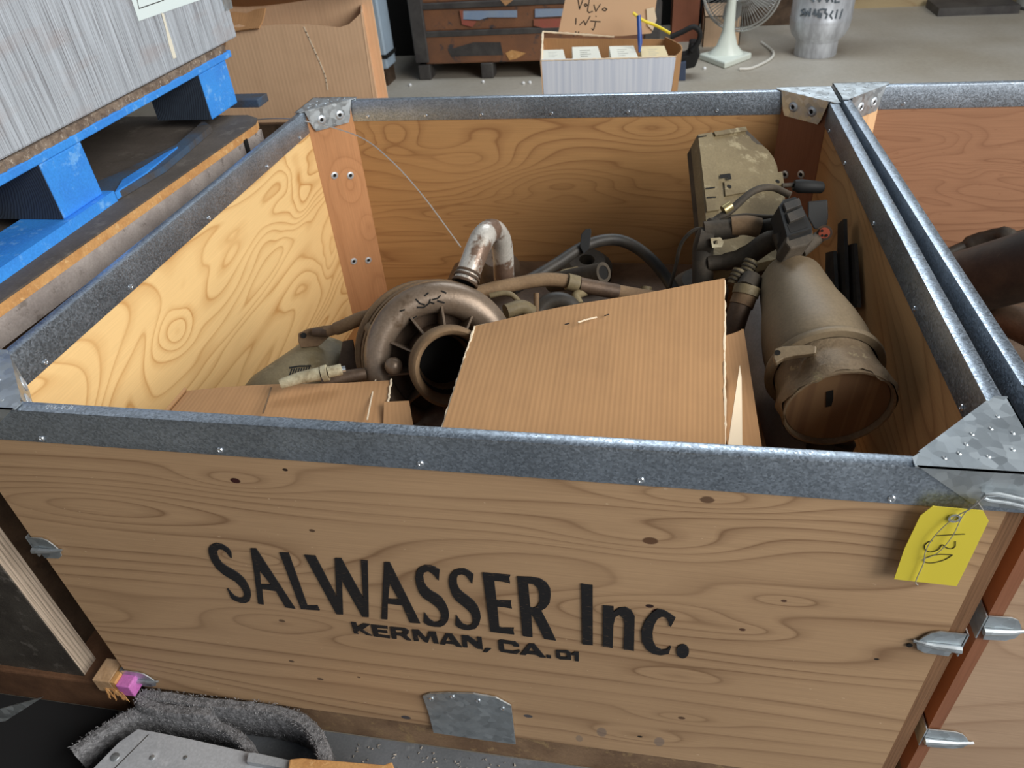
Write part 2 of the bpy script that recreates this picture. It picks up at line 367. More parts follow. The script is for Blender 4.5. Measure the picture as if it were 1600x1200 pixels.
# ------------------------------------------------------------------ harvest crates
W, D, T = 1.22, 1.2161, .0172
RH = .0508; PB = HR-.6295      # rail height, panel bottom
def crate(name, label, loc, yaw, mats, full):
    r = thing(name, label, 'crate', (0, 0, 0))
    th = .0160
    MB().box((.003 if full else th, .001, PB), (W-.0172, th, HR-.003)).build('front_panel', mats['front'], r, False)
    MB().box((th, D-th, PB), (W-th, D-.001, HR-.003)).build('back_panel', mats['back'], r, False)
    MB().box((.001, th if full else .001, PB), (th, D-.001, HR-.003)).build('left_panel', mats['left'], r, False)
    rp = MB().box((W-th, th, PB), (W-.001, D-.001, HR-.003)).build('right_panel', mats['right'], r, False)
    MB().box((W-.0170, .0015, PB), (W-.001, th, HR-.003)).build('panel_edge', M['ply_edge'], r, False)
    MB().box((th, th, PB), (W-th, D-th, PB+.018)).build('base_panel', mats['back'], r, False)
    for (y0, y1) in ((.006, .10), (.56, .66), (D-.1, D-.006)):
        MB().box((.01, y0, 0), (W-.01, y1, PB)).build('skid', M['skid'], r, False, .004)
    # folded rim rails: an inverted U over each panel
    t = .0018
    def rail(p0, p1, wd, inw):
        p0, p1 = Vector(p0), Vector(p1); inw = Vector(inw); z = Vector((0, 0, 1)); mb = MB()
        prof = [(0, -RH), (0, -.003), (.0009, -.0008), (.003, 0), (wd-.003, 0), (wd-.0009, -.0008), (wd, -.003), (wd, -RH), (wd-t, -RH), (wd-t, -t-.001), (t, -t-.001), (t, -RH)]
        vs = [p+inw*a+z*b for p in (p0, p1) for (a, b) in prof]; m = len(prof)
        fs = [(i, (i+1) % m, m+(i+1) % m, m+i) for i in range(m)]+[tuple(range(m)), tuple(range(2*m-1, m-1, -1))]
        return mb.add(vs, fs).build('rim_rail', M['galv'], r, True)
    e = .0006
    F_ = rail((0, -e, HR), (W, -e, HR), T+.0008, (0, 1, 0)); B_ = rail((0, D+e, HR), (W, D+e, HR), T+.0008, (0, -1, 0))
    L_ = rail((-e, 0, HR), (-e, D, HR), T+.0008, (1, 0, 0)); R_ = rail((W+e, 0, HR), (W+e, D, HR), .0190, (-1, 0, 0))
    def screw(p, n, par, rad=.0042):
        x = Vector(n); mb = MB().lathe([(rad, 0), (rad, .0006), (rad*.8, .0018), (rad*.45, .0020), (rad*.30, .0009), (1e-5, .0009)], Vector(p), x, 14)
        mb.build('screw', M['screw'], par)
    if full:
        for (u, v) in ((65, 685), (344, 703), (657, 724), (1001, 750), (1393, 779)):
            q = aty(u, v, -.0008); screw((q.x, -.0008, q.z), (0, -1, 0), F_)
        for x in (.14, .29, .43, .60, .78, .98): screw((x, D-T-.0004, HR-.040), (0, -1, 0), B_)
    else:
        for x in (.15, .42, .69): screw((x, D-T-.0004, HR-.040), (0, -1, 0), B_)
    for y in (.15, .36, .62, .88, 1.06): screw((T+.0006, y, HR-.043), (1, 0, 0), L_); screw((W-.0186, y, HR-.043), (-1, 0, 0), R_)
    # corner plates, posts
    G = .104
    for ci, (cx, cy, sx, sy) in enumerate(((0, 0, 1, 1), (W, 0, -1, 1), (0, D, 1, -1), (W, D, -1, -1))):
        pm = M['post'] if ci != 3 else M['post_dark']
        if not full: pm = M['post_pale']
        def q(a, b, z): return Vector((cx+sx*a, cy+sy*b, HR+z))
        mb = MB()
        e2 = -.0022
        top = [q(e2, e2, .0012), q(G+.010, e2, .0012), q(G+.010, .010, .0012), q(T, G+T-.012, .0012) if 0 else q(G, T+.002, .0012), q(T+.002, G, .0012), q(.010, G+.010, .0012), q(e2, G+.010, .0012)]
        mb.prism(top, (0, 0, .0018))
        # outer flanges folded down both sides, ends cut at a slant
        mb.prism([q(e2, e2, .003), q(G+.008, e2, .003), q(.052, e2, -.042), q(e2, e2, -.046)], (0, sy*.0016, 0))
        mb.prism([q(e2, e2, .003), q(e2, G+.008, .003), q(e2, .052, -.042), q(e2, e2, -.046)], (sx*.0016, 0, 0))
        # inner flange folded down onto the diagonal post
        nrm = Vector((sx, sy, 0)).normalized(); d1 = Vector((sx, -sy, 0)).normalized()
        mid = q((G+T)/2+.001, (G+T)/2+.001, 0); hw = (G-T)/2*math.sqrt(2)
        fl = [mid-d1*hw+Vector((0, 0, .003)), mid+d1*hw+Vector((0, 0, .003)), mid+d1*(hw-.012)+Vector((0, 0, -.022)), mid+d1*(hw-.018)+Vector((0, 0, -.028)), mid-d1*(hw-.018)+Vector((0, 0, -.028)), mid-d1*(hw-.012)+Vector((0, 0, -.022))]
        # the flange is tall: it follows the post face
        fl = [p if p.z > HR else Vector((p.x, p.y, HR-(HR-p.z)*1.75)) for p in fl]
        mb.prism(fl, nrm*.0016)
        if full or ci in (0, 2):
            pl = mb.build('corner_plate', M['galv_plate'], r, False)
        else: pl = mb.build('corner_plate', M['galv_plate'], r, False)
        for k in (-1, 1):
            c0 = mid+d1*k*.024+nrm*.0018+Vector((0, 0, -.026))
            MB().lathe([(.0108, 0), (.0108, .0008), (.0095, .0020), (.0058, .0028), (.0048, .0018), (.0042, .0010)], c0, nrm, 20).build('rivet', M['washer'], pl)
            MB().disc(c0+nrm*.0010, nrm, .0044, .0004).build('rivet_hole', M['hole'], pl)
        dm = MB()
        for (a, b) in ((.02, .03), (.045, .018), (.03, .06), (.07, .02), (.05, .05), (.018, .08), (.085, .012), (.06, .034), (.012, .055)):
            dm.lathe([(.0028, 0), (.0018, .0009), (.0008, .0005), (1e-5, 0)], q(a, b, .003), (0, 0, 1), 8)
        dm.build('nail_dimples', M['galv_plate'], pl)
        # diagonal post board across the corner
        a = G-.003
        P0, P1 = q(T-.001, a, 0), q(a, T-.001, 0); dn = -nrm*.020
        zt, zb = -.005, -(HR-PB)+.018
        pts = [P0, P1, P1+dn, P0+dn]
        vs = [p+Vector((0, 0, zb)) for p in pts]+[p+Vector((0, 0, zt)) for p in pts]
        po = MB().hexa(vs).build('corner_post', pm, r, False, .002)
        for zz in (-.175, -.42):
            for k in (-1, 1):
                c0 = (P0+P1)/2+d1*k*.021+nrm*.0002+Vector((0, 0, zz-(.006*k)))
                MB().lathe([(.0098, 0), (.0092, .0014), (.0056, .0024), (.0044, .0012)], c0, nrm, 20).build('rivet', M['washer'], po)
                MB().disc(c0+nrm*.0010, nrm, .0046, .0004).build('rivet_hole', M['hole'], po)
    # corner clips at mid height
    def clip(x0, x1, zc, flip, par):
        s_ = 1 if flip else -1   # lobe points away from the corner
        A = x1 if flip else x0; B = x0 if flip else x1        # A at the corner
        g = .010
        mb = MB()
        up = [(A, g*.2), (A, .022), (B+(A-B)*.40, .0225), (B+(A-B)*.22, .019), (B+(A-B)*.08, .010), (B, .002)]
        dn_ = [(A-(A-B)*.10, -.003), (A-(A-B)*.16, -.022), (B+(A-B)*.25, -.020), (B+(A-B)*.05, -.014), (B-(A-B)*.02, -.004), (B, -.002)]
        mb.prism([(x, -.0012, zc+z) for x, z in up], (0, -.0016, 0)); mb.prism([(x, -.0012, zc+z) for x, z in dn_], (0, -.0016, 0))
        mb.tube([(B-(A-B)*.12, -.002, zc), (B+(A-B)*.3, -.005, zc-.001), (A, -.006, zc-.002)], [.002, .0035, .005], 8)
        wx = W+.0012 if flip else -.0028
        mb.box((wx, -.003, zc-.020), (wx+.0016, .055, zc+.022))
        mb.build('corner_clip', M['galv_plate'], par)
    clip(W-.045, W, HR-.270, True, r); clip(0, .040, HR-.262, False, r)
    if not full: clip(W-.045, W, HR-.515, True, r)
    clip(0, .055, HR-.515 if not full else HR-.600, False, r)
    if full:
        MB().disc(aty(1421, 1008, -.0004), (0, -1, 0), .0035, .0006).build('nail_hole', M['hole'], r)
    r.location = loc; r.rotation_euler = (0, 0, yaw)
    return r
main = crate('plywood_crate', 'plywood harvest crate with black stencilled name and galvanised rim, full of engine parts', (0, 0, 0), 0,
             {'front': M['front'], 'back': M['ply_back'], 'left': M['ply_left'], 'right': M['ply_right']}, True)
crate('plywood_crate', 'second galvanised-rimmed plywood crate at the right edge, holding a black pipe', (1.2475, .022, 0), .0145,
      {'front': M['ply_nfront'], 'back': M['ply_nback'], 'left': M['post_dark'], 'right': M['ply_right']}, False)

# lettering, traced on the front panel
def P2(lst, ox, oy, k): return [(ox+a/k, oy+b/k) for a, b in lst]
def onf(pp, y=-.0006): return [aty(u, v, y) for u, v in pp]
big = [
 (P2([(462,375),(455,300),(420,245),(350,195),(290,172),(235,168),(175,192),(140,240),(142,300),(155,350),(190,430),(250,520),(340,600),(430,655),(510,700),(580,770),(620,830),(638,885),(620,922),(565,928),(500,900),(450,850),(412,800),(398,802),(430,870),(450,930),(500,965),(580,997),(655,1000),(708,975),(728,900),(718,820),(685,740),(630,655),(560,592),(480,540),(400,495),(330,448),(288,392),(263,335),(258,285),(285,252),(340,260),(390,300),(430,350),(452,378)],310,830,8.889), []),
 (P2([(722,242),(800,245),(1345,1080),(1210,1060),(1078,835),(882,805),(905,1022),(830,1010),(768,530)],310,830,8.889), [P2([(848,545),(1008,745),(866,740)],310,830,8.889)]),
 (P2([(1125,300),(1252,305),(1512,1035),(1652,1035),(1684,1102),(1425,1085)],310,830,8.889), []),
 (P2([(122,140),(260,150),(528,662),(505,180),(585,182),(860,680),(832,205),(915,212),(928,918),(850,912),(592,455),(607,885),(525,878)],460,850,8), []),
 (P2([(1122,230),(1190,232),(1572,995),(1445,985),(1350,770),(1165,748),(1162,945),(1088,940)],460,850,8), [P2([(1190,490),(1302,695),(1172,690)],460,850,8)]),
 (P2([(455,370),(468,205),(400,165),(330,140),(240,135),(160,165),(105,235),(90,330),(105,440),(150,560),(210,640),(300,700),(380,755),(440,810),(480,870),(495,930),(480,1000),(440,1020),(380,1020),(310,980),(265,920),(232,875),(218,1025),(280,1070),(380,1095),(480,1100),(550,1065),(600,1000),(615,920),(600,820),(560,730),(500,640),(420,580),(330,530),(265,470),(225,400),(210,310),(225,250),(290,228),(350,260),(400,310),(440,365)],640,870,10), []),
 (P2([(980,420),(998,280),(930,225),(860,190),(780,188),(690,215),(630,290),(612,380),(625,480),(670,610),(730,690),(820,760),(900,825),(960,890),(985,960),(985,1030),(960,1070),(900,1075),(830,1050),(780,990),(730,915),(716,1070),(760,1110),(840,1140),(930,1148),(1030,1125),(1090,1050),(1110,960),(1100,870),(1060,770),(990,680),(900,610),(830,560),(770,500),(740,430),(735,350),(755,290),(820,275),(880,300),(930,360),(965,415)],640,870,10), []),
 (P2([(138,150),(575,190),(555,240),(570,318),(450,288),(320,275),(355,580),(590,592),(580,640),(598,712),(480,688),(370,680),(400,1000),(440,1012),(630,1015),(622,1060),(635,1118),(265,1075)],740,880,10), []),
 (P2([(680,212),(900,220),(1040,245),(1140,310),(1195,400),(1205,500),(1190,620),(1130,700),(1055,745),(1180,985),(1287,1212),(1106,1187),(1020,1010),(940,850),(900,800),(922,1160),(770,1140)],740,880,10), [P2([(850,318),(930,325),(1000,390),(1030,480),(1030,600),(990,680),(930,705),(885,690)],740,880,10)]),
 (P2([(145,100),(210,112),(288,120),(290,868),(220,862),(160,855)],890,900,8), []),
 (P2([(420,372),(550,385),(550,450),(620,400),(700,392),(770,430),(815,510),(805,940),(740,925),(675,920),(688,600),(670,530),(620,485),(570,520),(548,620),(540,905),(480,890),(415,885)],890,900,8), []),
 (P2([(1265,640),(1325,525),(1250,470),(1190,435),(1100,415),(1020,470),(940,570),(898,690),(905,820),(960,920),(1040,975),(1140,995),(1240,975),(1270,885),(1255,880),(1220,920),(1150,925),(1080,890),(1045,820),(1035,720),(1055,620),(1100,540),(1150,512),(1200,515),(1235,570),(1250,625)],890,900,8), []),
 ([(1066.9+9.8*math.cos(a*PI/12), 1018+10.9*math.sin(a*PI/12)) for a in range(24)], [])]
mb = MB()
for o, hs in big: mb.prism(onf(o), (0, .0012, 0), [onf(h) for h in hs])
mb.build('stencilled_name', M['ink'], main, False)
q6 = lambda l: P2(l, 540, 960, 8.42); q7 = lambda l: P2(l, 720, 980, 8)
small = [
 (q6([(70,105),(135,112),(152,165),(230,122),(320,135),(222,205),(350,285),(272,270),(185,215),(150,230),(168,262),(112,250)]), []),
 (q6([(330,138),(548,160),(552,192),(412,178),(418,205),(545,220),(550,250),(425,235),(432,268),(580,288),(582,318),(370,290)]), []),
 (q6([(582,168),(780,185),(830,215),(828,255),(795,275),(865,348),(800,340),(730,285),(668,278),(672,325),(608,318)]), [q6([(655,205),(740,212),(762,235),(735,250),(665,245)])]),
 (q6([(872,203),(960,208),(1060,320),(1095,230),(1185,235),(1222,388),(1160,382),(1120,280),(1085,372),(1045,368),(935,258),(965,355),(900,350)]), []),
 (q6([(1320,255),(1400,262),(1530,435),(1455,422),(1425,395),(1322,385),(1305,402),(1240,392)]), [q6([(1350,300),(1395,362),(1318,355)])]),
 (q7([(10,103),(95,110),(215,195),(205,125),(258,130),(275,280),(205,270),(75,165),(85,255),(25,250)]), []),
 (q7([(315,265),(380,270),(325,318),(278,312)]), []),
 (q7([(470,170),(500,160),(680,185),(730,225),(730,250),(660,240),(640,215),(530,205),(545,285),(650,300),(730,285),(738,308),(700,340),(500,310),(478,280)]), []),
 (q7([(850,210),(920,212),(1060,385),(990,380),(950,350),(830,335),(810,352),(740,345)]), [q7([(880,250),(925,312),(850,300)])]),
 (q7([(1075,352),(1128,360),(1128,392),(1070,385)]), []),
 (q7([(1190,290),(1330,295),(1375,320),(1380,410),(1240,405),(1195,380)]), [q7([(1235,318),(1320,325),(1330,378),(1245,372)])]),
 (q7([(1382,335),(1425,310),(1475,315),(1475,430),(1430,425),(1425,350),(1385,355)]), [])]
mb = MB()
for o, hs in small: mb.prism(onf(o), (0, .0012, 0), [onf(h) for h in hs])
mb.build('stencilled_town', M['ink'], main, False)
# foot bracket on the lower edge
br = MB().prism(onf([(661,1086),(672,1082),(700,1081),(740,1082),(775,1088),(799,1101),(806,1161),(760,1155),(678,1143),(670,1112)], -.0010), (0, -.0022, 0)).build('foot_bracket', M['galv_plate'], main, False)
for (u, v) in ((674, 1092), (707, 1089), (747, 1095), (785, 1107)):
    MB().lathe([(.0042, 0), (.0042, .001), (.0022, .0016), (.0012, .0006)], aty(u, v, -.0032), (0, -1, 0), 12).build('screw', M['screw'], br)
# faint stamped marks on top of the front rail
mb = MB(); qs = lambda l: P2(l, 60, 620, 26.67)
for st in ([(470,340),(340,370),(300,450),(340,500),(420,440),(470,340)], [(560,350),(500,450),(560,510),(640,440),(560,420)], [(640,360),(760,360),(620,500),(740,500)], [(830,450),(900,450)], [(1040,350),(960,500)], [(1120,370),(1040,440),(1100,500),(1180,430),(1120,370)], [(1240,370),(1160,450),(1220,510),(1290,440),(1240,370)], [(1380,370),(1260,530)], [(1440,400),(1340,540)]):
    mb.stroke([atz(u, v, HR+.0001) for u, v in qs(st)], .0011, (0, 0, 1), .0004)
mb.build('stamped_marks', M['washer'], main, False)
# loop of rim wire at the right front corner
MB().tube([Vector((1.262, -.012, HR-.031)), Vector((1.24, -.012, HR-.030)), aty(1560, 772, -.008), aty(1540, 773, -.008), aty(1536, 778, -.008), aty(1545, 782, -.008), aty(1575, 786, -.010), Vector((1.262, -.014, HR-.043))], .0022, 8).build('rim_hook', M['galv_plate'], main)

# yellow tag
tg = thing('yellow_tag', 'yellow cardboard tag with handwritten number wired to the crate rim', 'tag', tuple(aty(1470, 850, -.010)))
TP = [aty(u, v, y) for u, v, y in [(1457,791,-.014),(1536,798,-.014),(1545,814,-.013),(1528,856,-.0035),(1495,916,-.0135),(1397,905,-.0135),(1408,870,-.0035),(1438,806,-.0055)]]
tn = (TP[4]-TP[0]).cross(TP[1]-TP[0]).normalized()
if tn.y > 0: tn = -tn
tp0 = aty(1460, 850, -.011); tn = (tn*.2+Vector((0, -1, 0))*.8).normalized()
tpl = [atp(u, v, tp0, tn) for u, v in [(1457,791),(1536,798),(1545,814),(1518,870),(1495,916),(1397,905),(1413,858),(1438,806)]]
MB().prism(tpl, tn*-.0006).build('tag_card', M['tag'], tg, False)
mb = MB(); on = lambda l, e=.0004: [atp(u, v, tp0+tn*e, tn) for u, v in l]
qt = lambda l: P2(l, 1400, 780, 8.57)
for st in ([(545,488),(920,465)], [(490,556),(430,575),(385,620),(390,670),(440,702),(500,700),(570,670),(620,610),(670,645),(740,662),(790,630),(795,565)],
           [(755,745),(600,738),(480,755),(400,790),(370,825),(420,850),(500,850),(620,822),(700,785),(755,745)]):
    p = on(qt(st)); p = cr(p, 5) if len(p) > 2 else p
    mb.stroke(p, .0009, tn, .0003)
mb.build('handwritten_number', M['pen'], tg, False)
MB().lathe([(.0085*.55, 0), (.0058, 0), (.0058, .0012), (.0036, .0012), (.0034, 0)], atp(1491, 809, tp0+tn*.0004, tn), tn, 16).build('eyelet', M['screw'], tg)
wr = MB()
wr.tube(cr([aty(1538, 776, -.016), aty(1520, 793, -.018), atp(1491, 809, tp0+tn*.004, tn), atp(1460, 838, tp0+tn*.004, tn), atp(1446, 862, tp0+tn*.003, tn), atp(1443, 880, tp0+tn*.003, tn), atp(1431, 908, tp0+tn*.003, tn), atp(1434, 914, tp0+tn*.002, tn)], 6), .00055, 6)
wr.tube(cr([aty(1526, 785, -.017), atp(1505, 805, tp0+tn*.004, tn), atp(1488, 838, tp0+tn*.004, tn), atp(1465, 864, tp0+tn*.003, tn), atp(1440, 875, tp0+tn*.003, tn)], 6), .00045, 6)
wr.tube(cr([aty(1526, 782, -.017), aty(1530, 788, -.016), aty(1536, 797, -.014)], 4), .0005, 6)
wr.build('twist_wire', M['wire'], tg)
# thin clear rod across the back left corner
tag(MB().tube(cr([at(372, 190, 1.86), at(430, 185, 1.80), at(480, 190, 1.76), at(560, 213, 1.70), at(610, 250, 1.64), at(660, 305, 1.58), at(720, 386, 1.50)], 8), .0013, 8).build('thin_wire', M['wire']), 'long thin pale wire curving over the left rear corner into the crate', 'wire')

# ------------------------------------------------------------------ engine parts in the crate
def H(p): return Vector(p)
# turbocharger
tc_c = at(690, 560, 1.10); tc_a = (at(705, 578, 1.00)-at(672, 549, 1.17)).normalized()
tb = thing('turbocharger', 'dusty grey-brown turbocharger with round black inlet mouth and snail-shaped housing', 'turbocharger', tuple(tc_c))
X_, Y_, Z_ = frame(tc_a)
Xc = (at(790, 560, 1.1)-at(690, 560, 1.1)); Xc = (Xc-tc_a*Xc.dot(tc_a)).normalized(); Yc = tc_a.cross(Xc)   # image right, up
def tc(r, ang, h): return tc_c+Xc*(r*math.cos(ang))+Yc*(r*math.sin(ang))+tc_a*h
pts, rr = [], []
for i in range(61):
    k = i/60; a = math.radians(268-330*k); tr = .0165+.0165*k**1.3
    pts.append(tc(.1150-tr, a, .0)); rr.append(tr)
pts += [pts[-1]+(pts[-1]-pts[-4])*k*1.2 for k in (1, 2, 3)]; rr += [rr[-1]]*3
ch_ = MB().tube(pts, rr, 24); TURBO = ch_
ch_.build('compressor_housing', M['cast'], tb)
MB().lathe([(.094, .004), (.086, -.004), (.070, -.010), (.052, -.012), (.050, .030)], tc_c, tc_a, 48).build('housing_face', M['cast_dark'], tb)
MB().lathe([(.060, -.012), (.098, -.014), (.111, -.022), (.112, -.034), (.09, -.04)], tc_c, tc_a, 48).build('housing_back', M['cast'], tb)
for a in (20, 55, 90, 125, 158, 192, 228, 268, 310):
    a = math.radians(a); e = (Xc*math.cos(a)+Yc*math.sin(a)); t_ = tc_a.cross(e)
    MB().prism([tc(.050, a, .046), tc(.050, a, -.011), tc(.084, a, -.008), tc(.092, a, .008), tc(.080, a, .020)], t_*.0035).build('rib', M['cast'], tb, False, .0008)
mo = tc_c+tc_a*.03
MB().lathe([(.050, -.02), (.052, .012), (.0555, .020), (.0575, .030), (.0575, .052), (.055, .058), (.052, .060), (.048, .057), (.045, .050), (.042, .02), (.036, -.02)], mo, tc_a, 48).build('inlet_mouth', M['dust'], tb)
MB().lathe([(.0425, .03), (.037, -.022), (1e-5, -.024)], mo, tc_a, 36).build('inlet_bore', M['hole'], tb)
rc = at(668, 549, 1.155)
MB().lathe([(1e-5, -.05), (.06, -.05), (.095, -.035), (.108, -.015), (.112, .0), (.112, .018), (.106, .024), (.09, .024)], rc, tc_a, 56).build('rear_housing', M['dust'], tb)
MB().lathe([(.106, -.004), (.1145, -.002), (.1165, .004), (.1145, .010), (.106, .012)], tc_c-tc_a*.03, tc_a, 56).build('clamp_band', M['dust'], tb)
for (u, v, r_) in ((602, 489, .006), (610, 487, .004), (576, 512, .007), (577, 508, .005)):
    p = at(u, v, 1.09); MB().tube([p, p+(at(u+6, v+11, 1.07)-p)], r_, 10).build('clamp_bolt', M['cast_dark'] if u < 605 and u > 590 else M['dust'], tb)
MB().tube(cr([at(622, 480, 1.09), at(600, 500, 1.09), at(584, 515, 1.085), at(573, 535, 1.085), at(571, 548, 1.085)], 5), .0022, 8).build('clamp_strap', M['dust'], tb)
ch = MB()
for l in ([(650,468),(656,474),(663,476)], [(652,480),(662,480),(670,474),(672,468)], [(664,462),(669,458)], [(676,468),(684,466),(688,462)], [(684,470),(694,473)], [(690,455),(697,458)], [(672,472),(678,474)], [(640,500),(650,494)], [(626,486),(632,484)]):
    draw(ch, TURBO, l, .0022)
ch.build('paint_chips', M['hole'], tb, False)['kind'] = 'stuff'
# boss under the housing, left
MB().ball(at(615, 572, 1.045), .013, 8).build('boss', M['cast'], tb)
MB().lathe([(.055, -.12), (.07, -.09), (.085, -.05), (.075, -.02)], tc_c-tc_a*.01, tc_a, 40).build('centre_section', M['cast_dark'], tb)
# actuator rod and bracket
ac = thing('actuator_rod', 'brown rusty actuator rod with drilled bracket against the left wall of the crate', 'rod', tuple(at(540, 510, 1.12)))
MB().tube(cr([at(508, 519, 1.17), at(530, 512, 1.16), at(560, 499, 1.14), at(585, 489, 1.125)], 6), [.0085, .0105, .0105, .009], 14).build('rod', M['dust'], ac)
MB().tube([at(582, 490, 1.125), at(602, 484, 1.11)], .0105, 10).build('rod_nut', M['cast_dark'], ac)
bp = [at(u, v, 1.18) for u, v in [(466,521),(480,514),(505,509),(520,508),(519,522),(498,541),(470,543),(466,534)]]
MB().prism(bp, ray(490, 530)*.004).build('bracket', M['dust'], ac, False, .001)
MB().disc(at(474.5, 524, 1.178), -ray(474, 524), .0045, .0004).build('bracket_hole', M['hole'], ac)
MB().tube([at(490, 519, 1.17), at(512, 520, 1.165)], .007, 10).build('pivot', M['cast_dark'], ac)
# alternator-like canister low left
al = thing('alternator', 'tan dusty canister with slotted vents below the actuator rod', 'engine part', tuple(at(490, 570, 1.2)))
ca = at(430, 645, 1.15); cb = at(540, 562, 1.27); ax = (cb-ca).normalized(); L_ = (cb-ca).length
CAN = MB().lathe([(1e-5, -.03), (.045, -.028), (.060, -.012), (.066, .01), (.066, L_*.75), (.060, L_*.85), (.045, L_*.95), (1e-5, L_*.97)], ca, ax, 40)
CAN.build('body', M['tan'], al)
sl = MB()
for k in range(8): draw(sl, CAN, [(456+k*3.9, 577-k*.4), (450+k*3.9, 594-k*.4)], .0018)
sl.build('vent_slots', M['hole'], al, False)
MB_ = draw(MB(), CAN, [(453, 575), (468, 572.5), (485, 572)], .0032); MB_.build('vent_lip', M['hole'], al, False)
MB().prism([at(u, v, 1.14) for u, v in [(535, 533), (552, 530), (562, 590), (525, 592)]], ray(540, 560)*.05).build('end_bracket', M['cast_dark'], al, False, .002)
# injector + dark tube
ij = thing('fuel_injector', 'pale corroded fuel injector lying above the left cardboard flap', 'injector', tuple(at(490, 588, 1.05)))
MB().tube([at(438, 600, 1.01), at(470, 590, 1.015), at(500, 584, 1.02)], [.007, .0085, .0095], 14).build('injector_body', M['injector'], ij)
MB().tube([at(504, 584, 1.02), at(512, 582, 1.02)], .0115, 14).build('injector_collar', M['injector'], ij)
MB().tube([at(512, 582, 1.02), at(534, 577, 1.025)], .0080, 14).build('injector_head', M['injector'], ij)
MB().tube([at(534, 577, 1.025), at(540, 576, 1.026)], .0045, 10).build('injector_tip', M['screw'], ij)
tag(MB().tube([at(505, 600, 1.06), at(535, 590, 1.06), at(571, 583, 1.07)], [.009, .010, .0085], 14).build('dark_tube', M['cast_dark']), 'short dark metal tube beside the pale injector', 'tube')
# elbow pipe
el = thing('elbow_pipe', 'bent coolant pipe with flaking silver paint standing on the turbocharger', 'pipe', tuple(at(760, 400, 1.2)))
path = cr([at(727, 440, 1.12), at(735, 418, 1.125), at(747, 387, 1.135), at(757, 368, 1.15), at(770, 360, 1.18), at(781, 372, 1.22), at(786, 400, 1.26), at(788, 450, 1.32)], 8)
MB().tube(path, [.0185, .0185, .0188, .019, .0185, .018, .018, .018, .018], 20, False).build('bent_tube', M['elbow'], el)
d0 = (path[0]-path[3]).normalized()
for k, r_ in ((0.002, .0205), (-.007, .0205), (-.014, .0195)):
    MB().lathe([(.017, -.002), (r_, -.002), (r_+.0008, 0), (r_, .002), (.017, .002)], path[0]+d0*k, d0, 24).build('bead_ring', M['cast_dark'], el)
MB().disc(path[0]+d0*.0005, d0, .0175, .0005, 24).build('bore', M['hole'], el)
# brown oil tube with clamp
ot = thing('oil_tube', 'long brown dusty oil tube with tan clamp running right of the turbocharger', 'tube', tuple(at(880, 445, 1.25)))
MB().tube(cr([at(700, 475, 1.22), at(752, 456, 1.23), at(800, 445, 1.24), at(850, 437, 1.25), at(890, 440, 1.26), at(930, 449, 1.27), at(980, 458, 1.28), at(1040, 468, 1.3), at(1090, 480, 1.32)], 6), .0118, 16).build('tube', M['dust'], ot)
MB().tube([at(886, 440, 1.255), at(903, 444, 1.26)], .0145, 18).build('clamp', M['tan'], ot)
MB().tube([at(905, 445, 1.26), at(965, 456, 1.275)], .0132, 18).build('sleeve', M['cast_dark'], ot)
# black hose loop with clip
bh = thing('black_hose', 'black rubber hose arching against the back wall of the crate', 'hose', tuple(at(940, 380, 1.45)))
MB().tube(cr([at(800, 452, 1.36), at(835, 433, 1.38), at(870, 412, 1.40), at(905, 389, 1.42), at(935, 377, 1.43), at(965, 375, 1.44), at(993, 386, 1.44), at(1020, 408, 1.43), at(1044, 438, 1.42), at(1062, 470, 1.40)], 6), .0115, 16).build('hose', M['rubber'], bh)
MB().prism([at(u, v, 1.40) for u, v in [(906,385),(908,366),(915,358),(923,357),(924,362),(921,388),(912,397)]], ray(915, 370)*.012).build('hose_clip', M['plast'], bh, False, .001)
# open ended dark pipe
op = thing('steel_pipe', 'short dark steel pipe with open round end behind the large cardboard flap', 'pipe', tuple(at(910, 435, 1.35)))
pa, pb = at(862, 442, 1.40), at(942, 426, 1.30)
MB().tube([pa, pb], .0185, 20, False).build('pipe_wall', M['loom'], op)
MB().lathe([(.0185, 0), (.0185, .002), (.0125, .002), (.0125, 0)], pb, (pb-pa), 24).build('pipe_rim', M['loom'], op)
MB().disc(pb, (pb-pa), .0126, .0008, 20).build('bore', M['hole'], op)
# clutter behind the flap
def hose(name, label, pts, r, mat, cat='hose'):
    return tag(MB().tube(cr(pts, 6), r, 12).build(name, M[mat]), label, cat)
hose('curved_hose', 'curved black hose peeking over the large flap', [at(838, 500, 1.22), at(845, 482, 1.22), at(862, 470, 1.22), at(885, 472, 1.22), at(905, 492, 1.22)], .014, 'rubber')
hose('small_pipe', 'thin tan pipe beside the turbocharger outlet', [at(765, 462, 1.20), at(790, 458, 1.20), at(806, 466, 1.20), at(822, 490, 1.20)], .0045, 'tan', 'pipe')
hose('small_pipe', 'dark curved pipe stub below the oil tube clamp', [at(905, 476, 1.24), at(900, 462, 1.25), at(915, 455, 1.27)], .008, 'tan', 'pipe')
hose('bolt_stud', 'upright rusty stud between two hoses', [at(838, 490, 1.2), at(838, 458, 1.2)], .0045, 'dust', 'bolt')
hose('small_pipe', 'short tan flanged pipe touching the turbocharger outlet', [at(790, 487, 1.16), at(815, 480, 1.17), at(830, 488, 1.18)], .012, 'tan', 'pipe')
tag(MB().prism([at(u, v, 1.44) for u, v in [(866,428),(880,421),(902,416),(908,421),(896,426),(872,432)]], ray(880, 425)*.01).build('gasket', M['tan'], smooth=False), 'tan paper gasket scrap behind the steel pipe', 'gasket')
hose('wiring_lead', 'thin brown wiring lead hanging left of the connector bundle', [at(1046, 450, 1.33), at(1056, 415, 1.33), at(1064, 382, 1.33), at(1082, 361, 1.33), at(1100, 357, 1.33)], .0035, 'loom', 'wire')
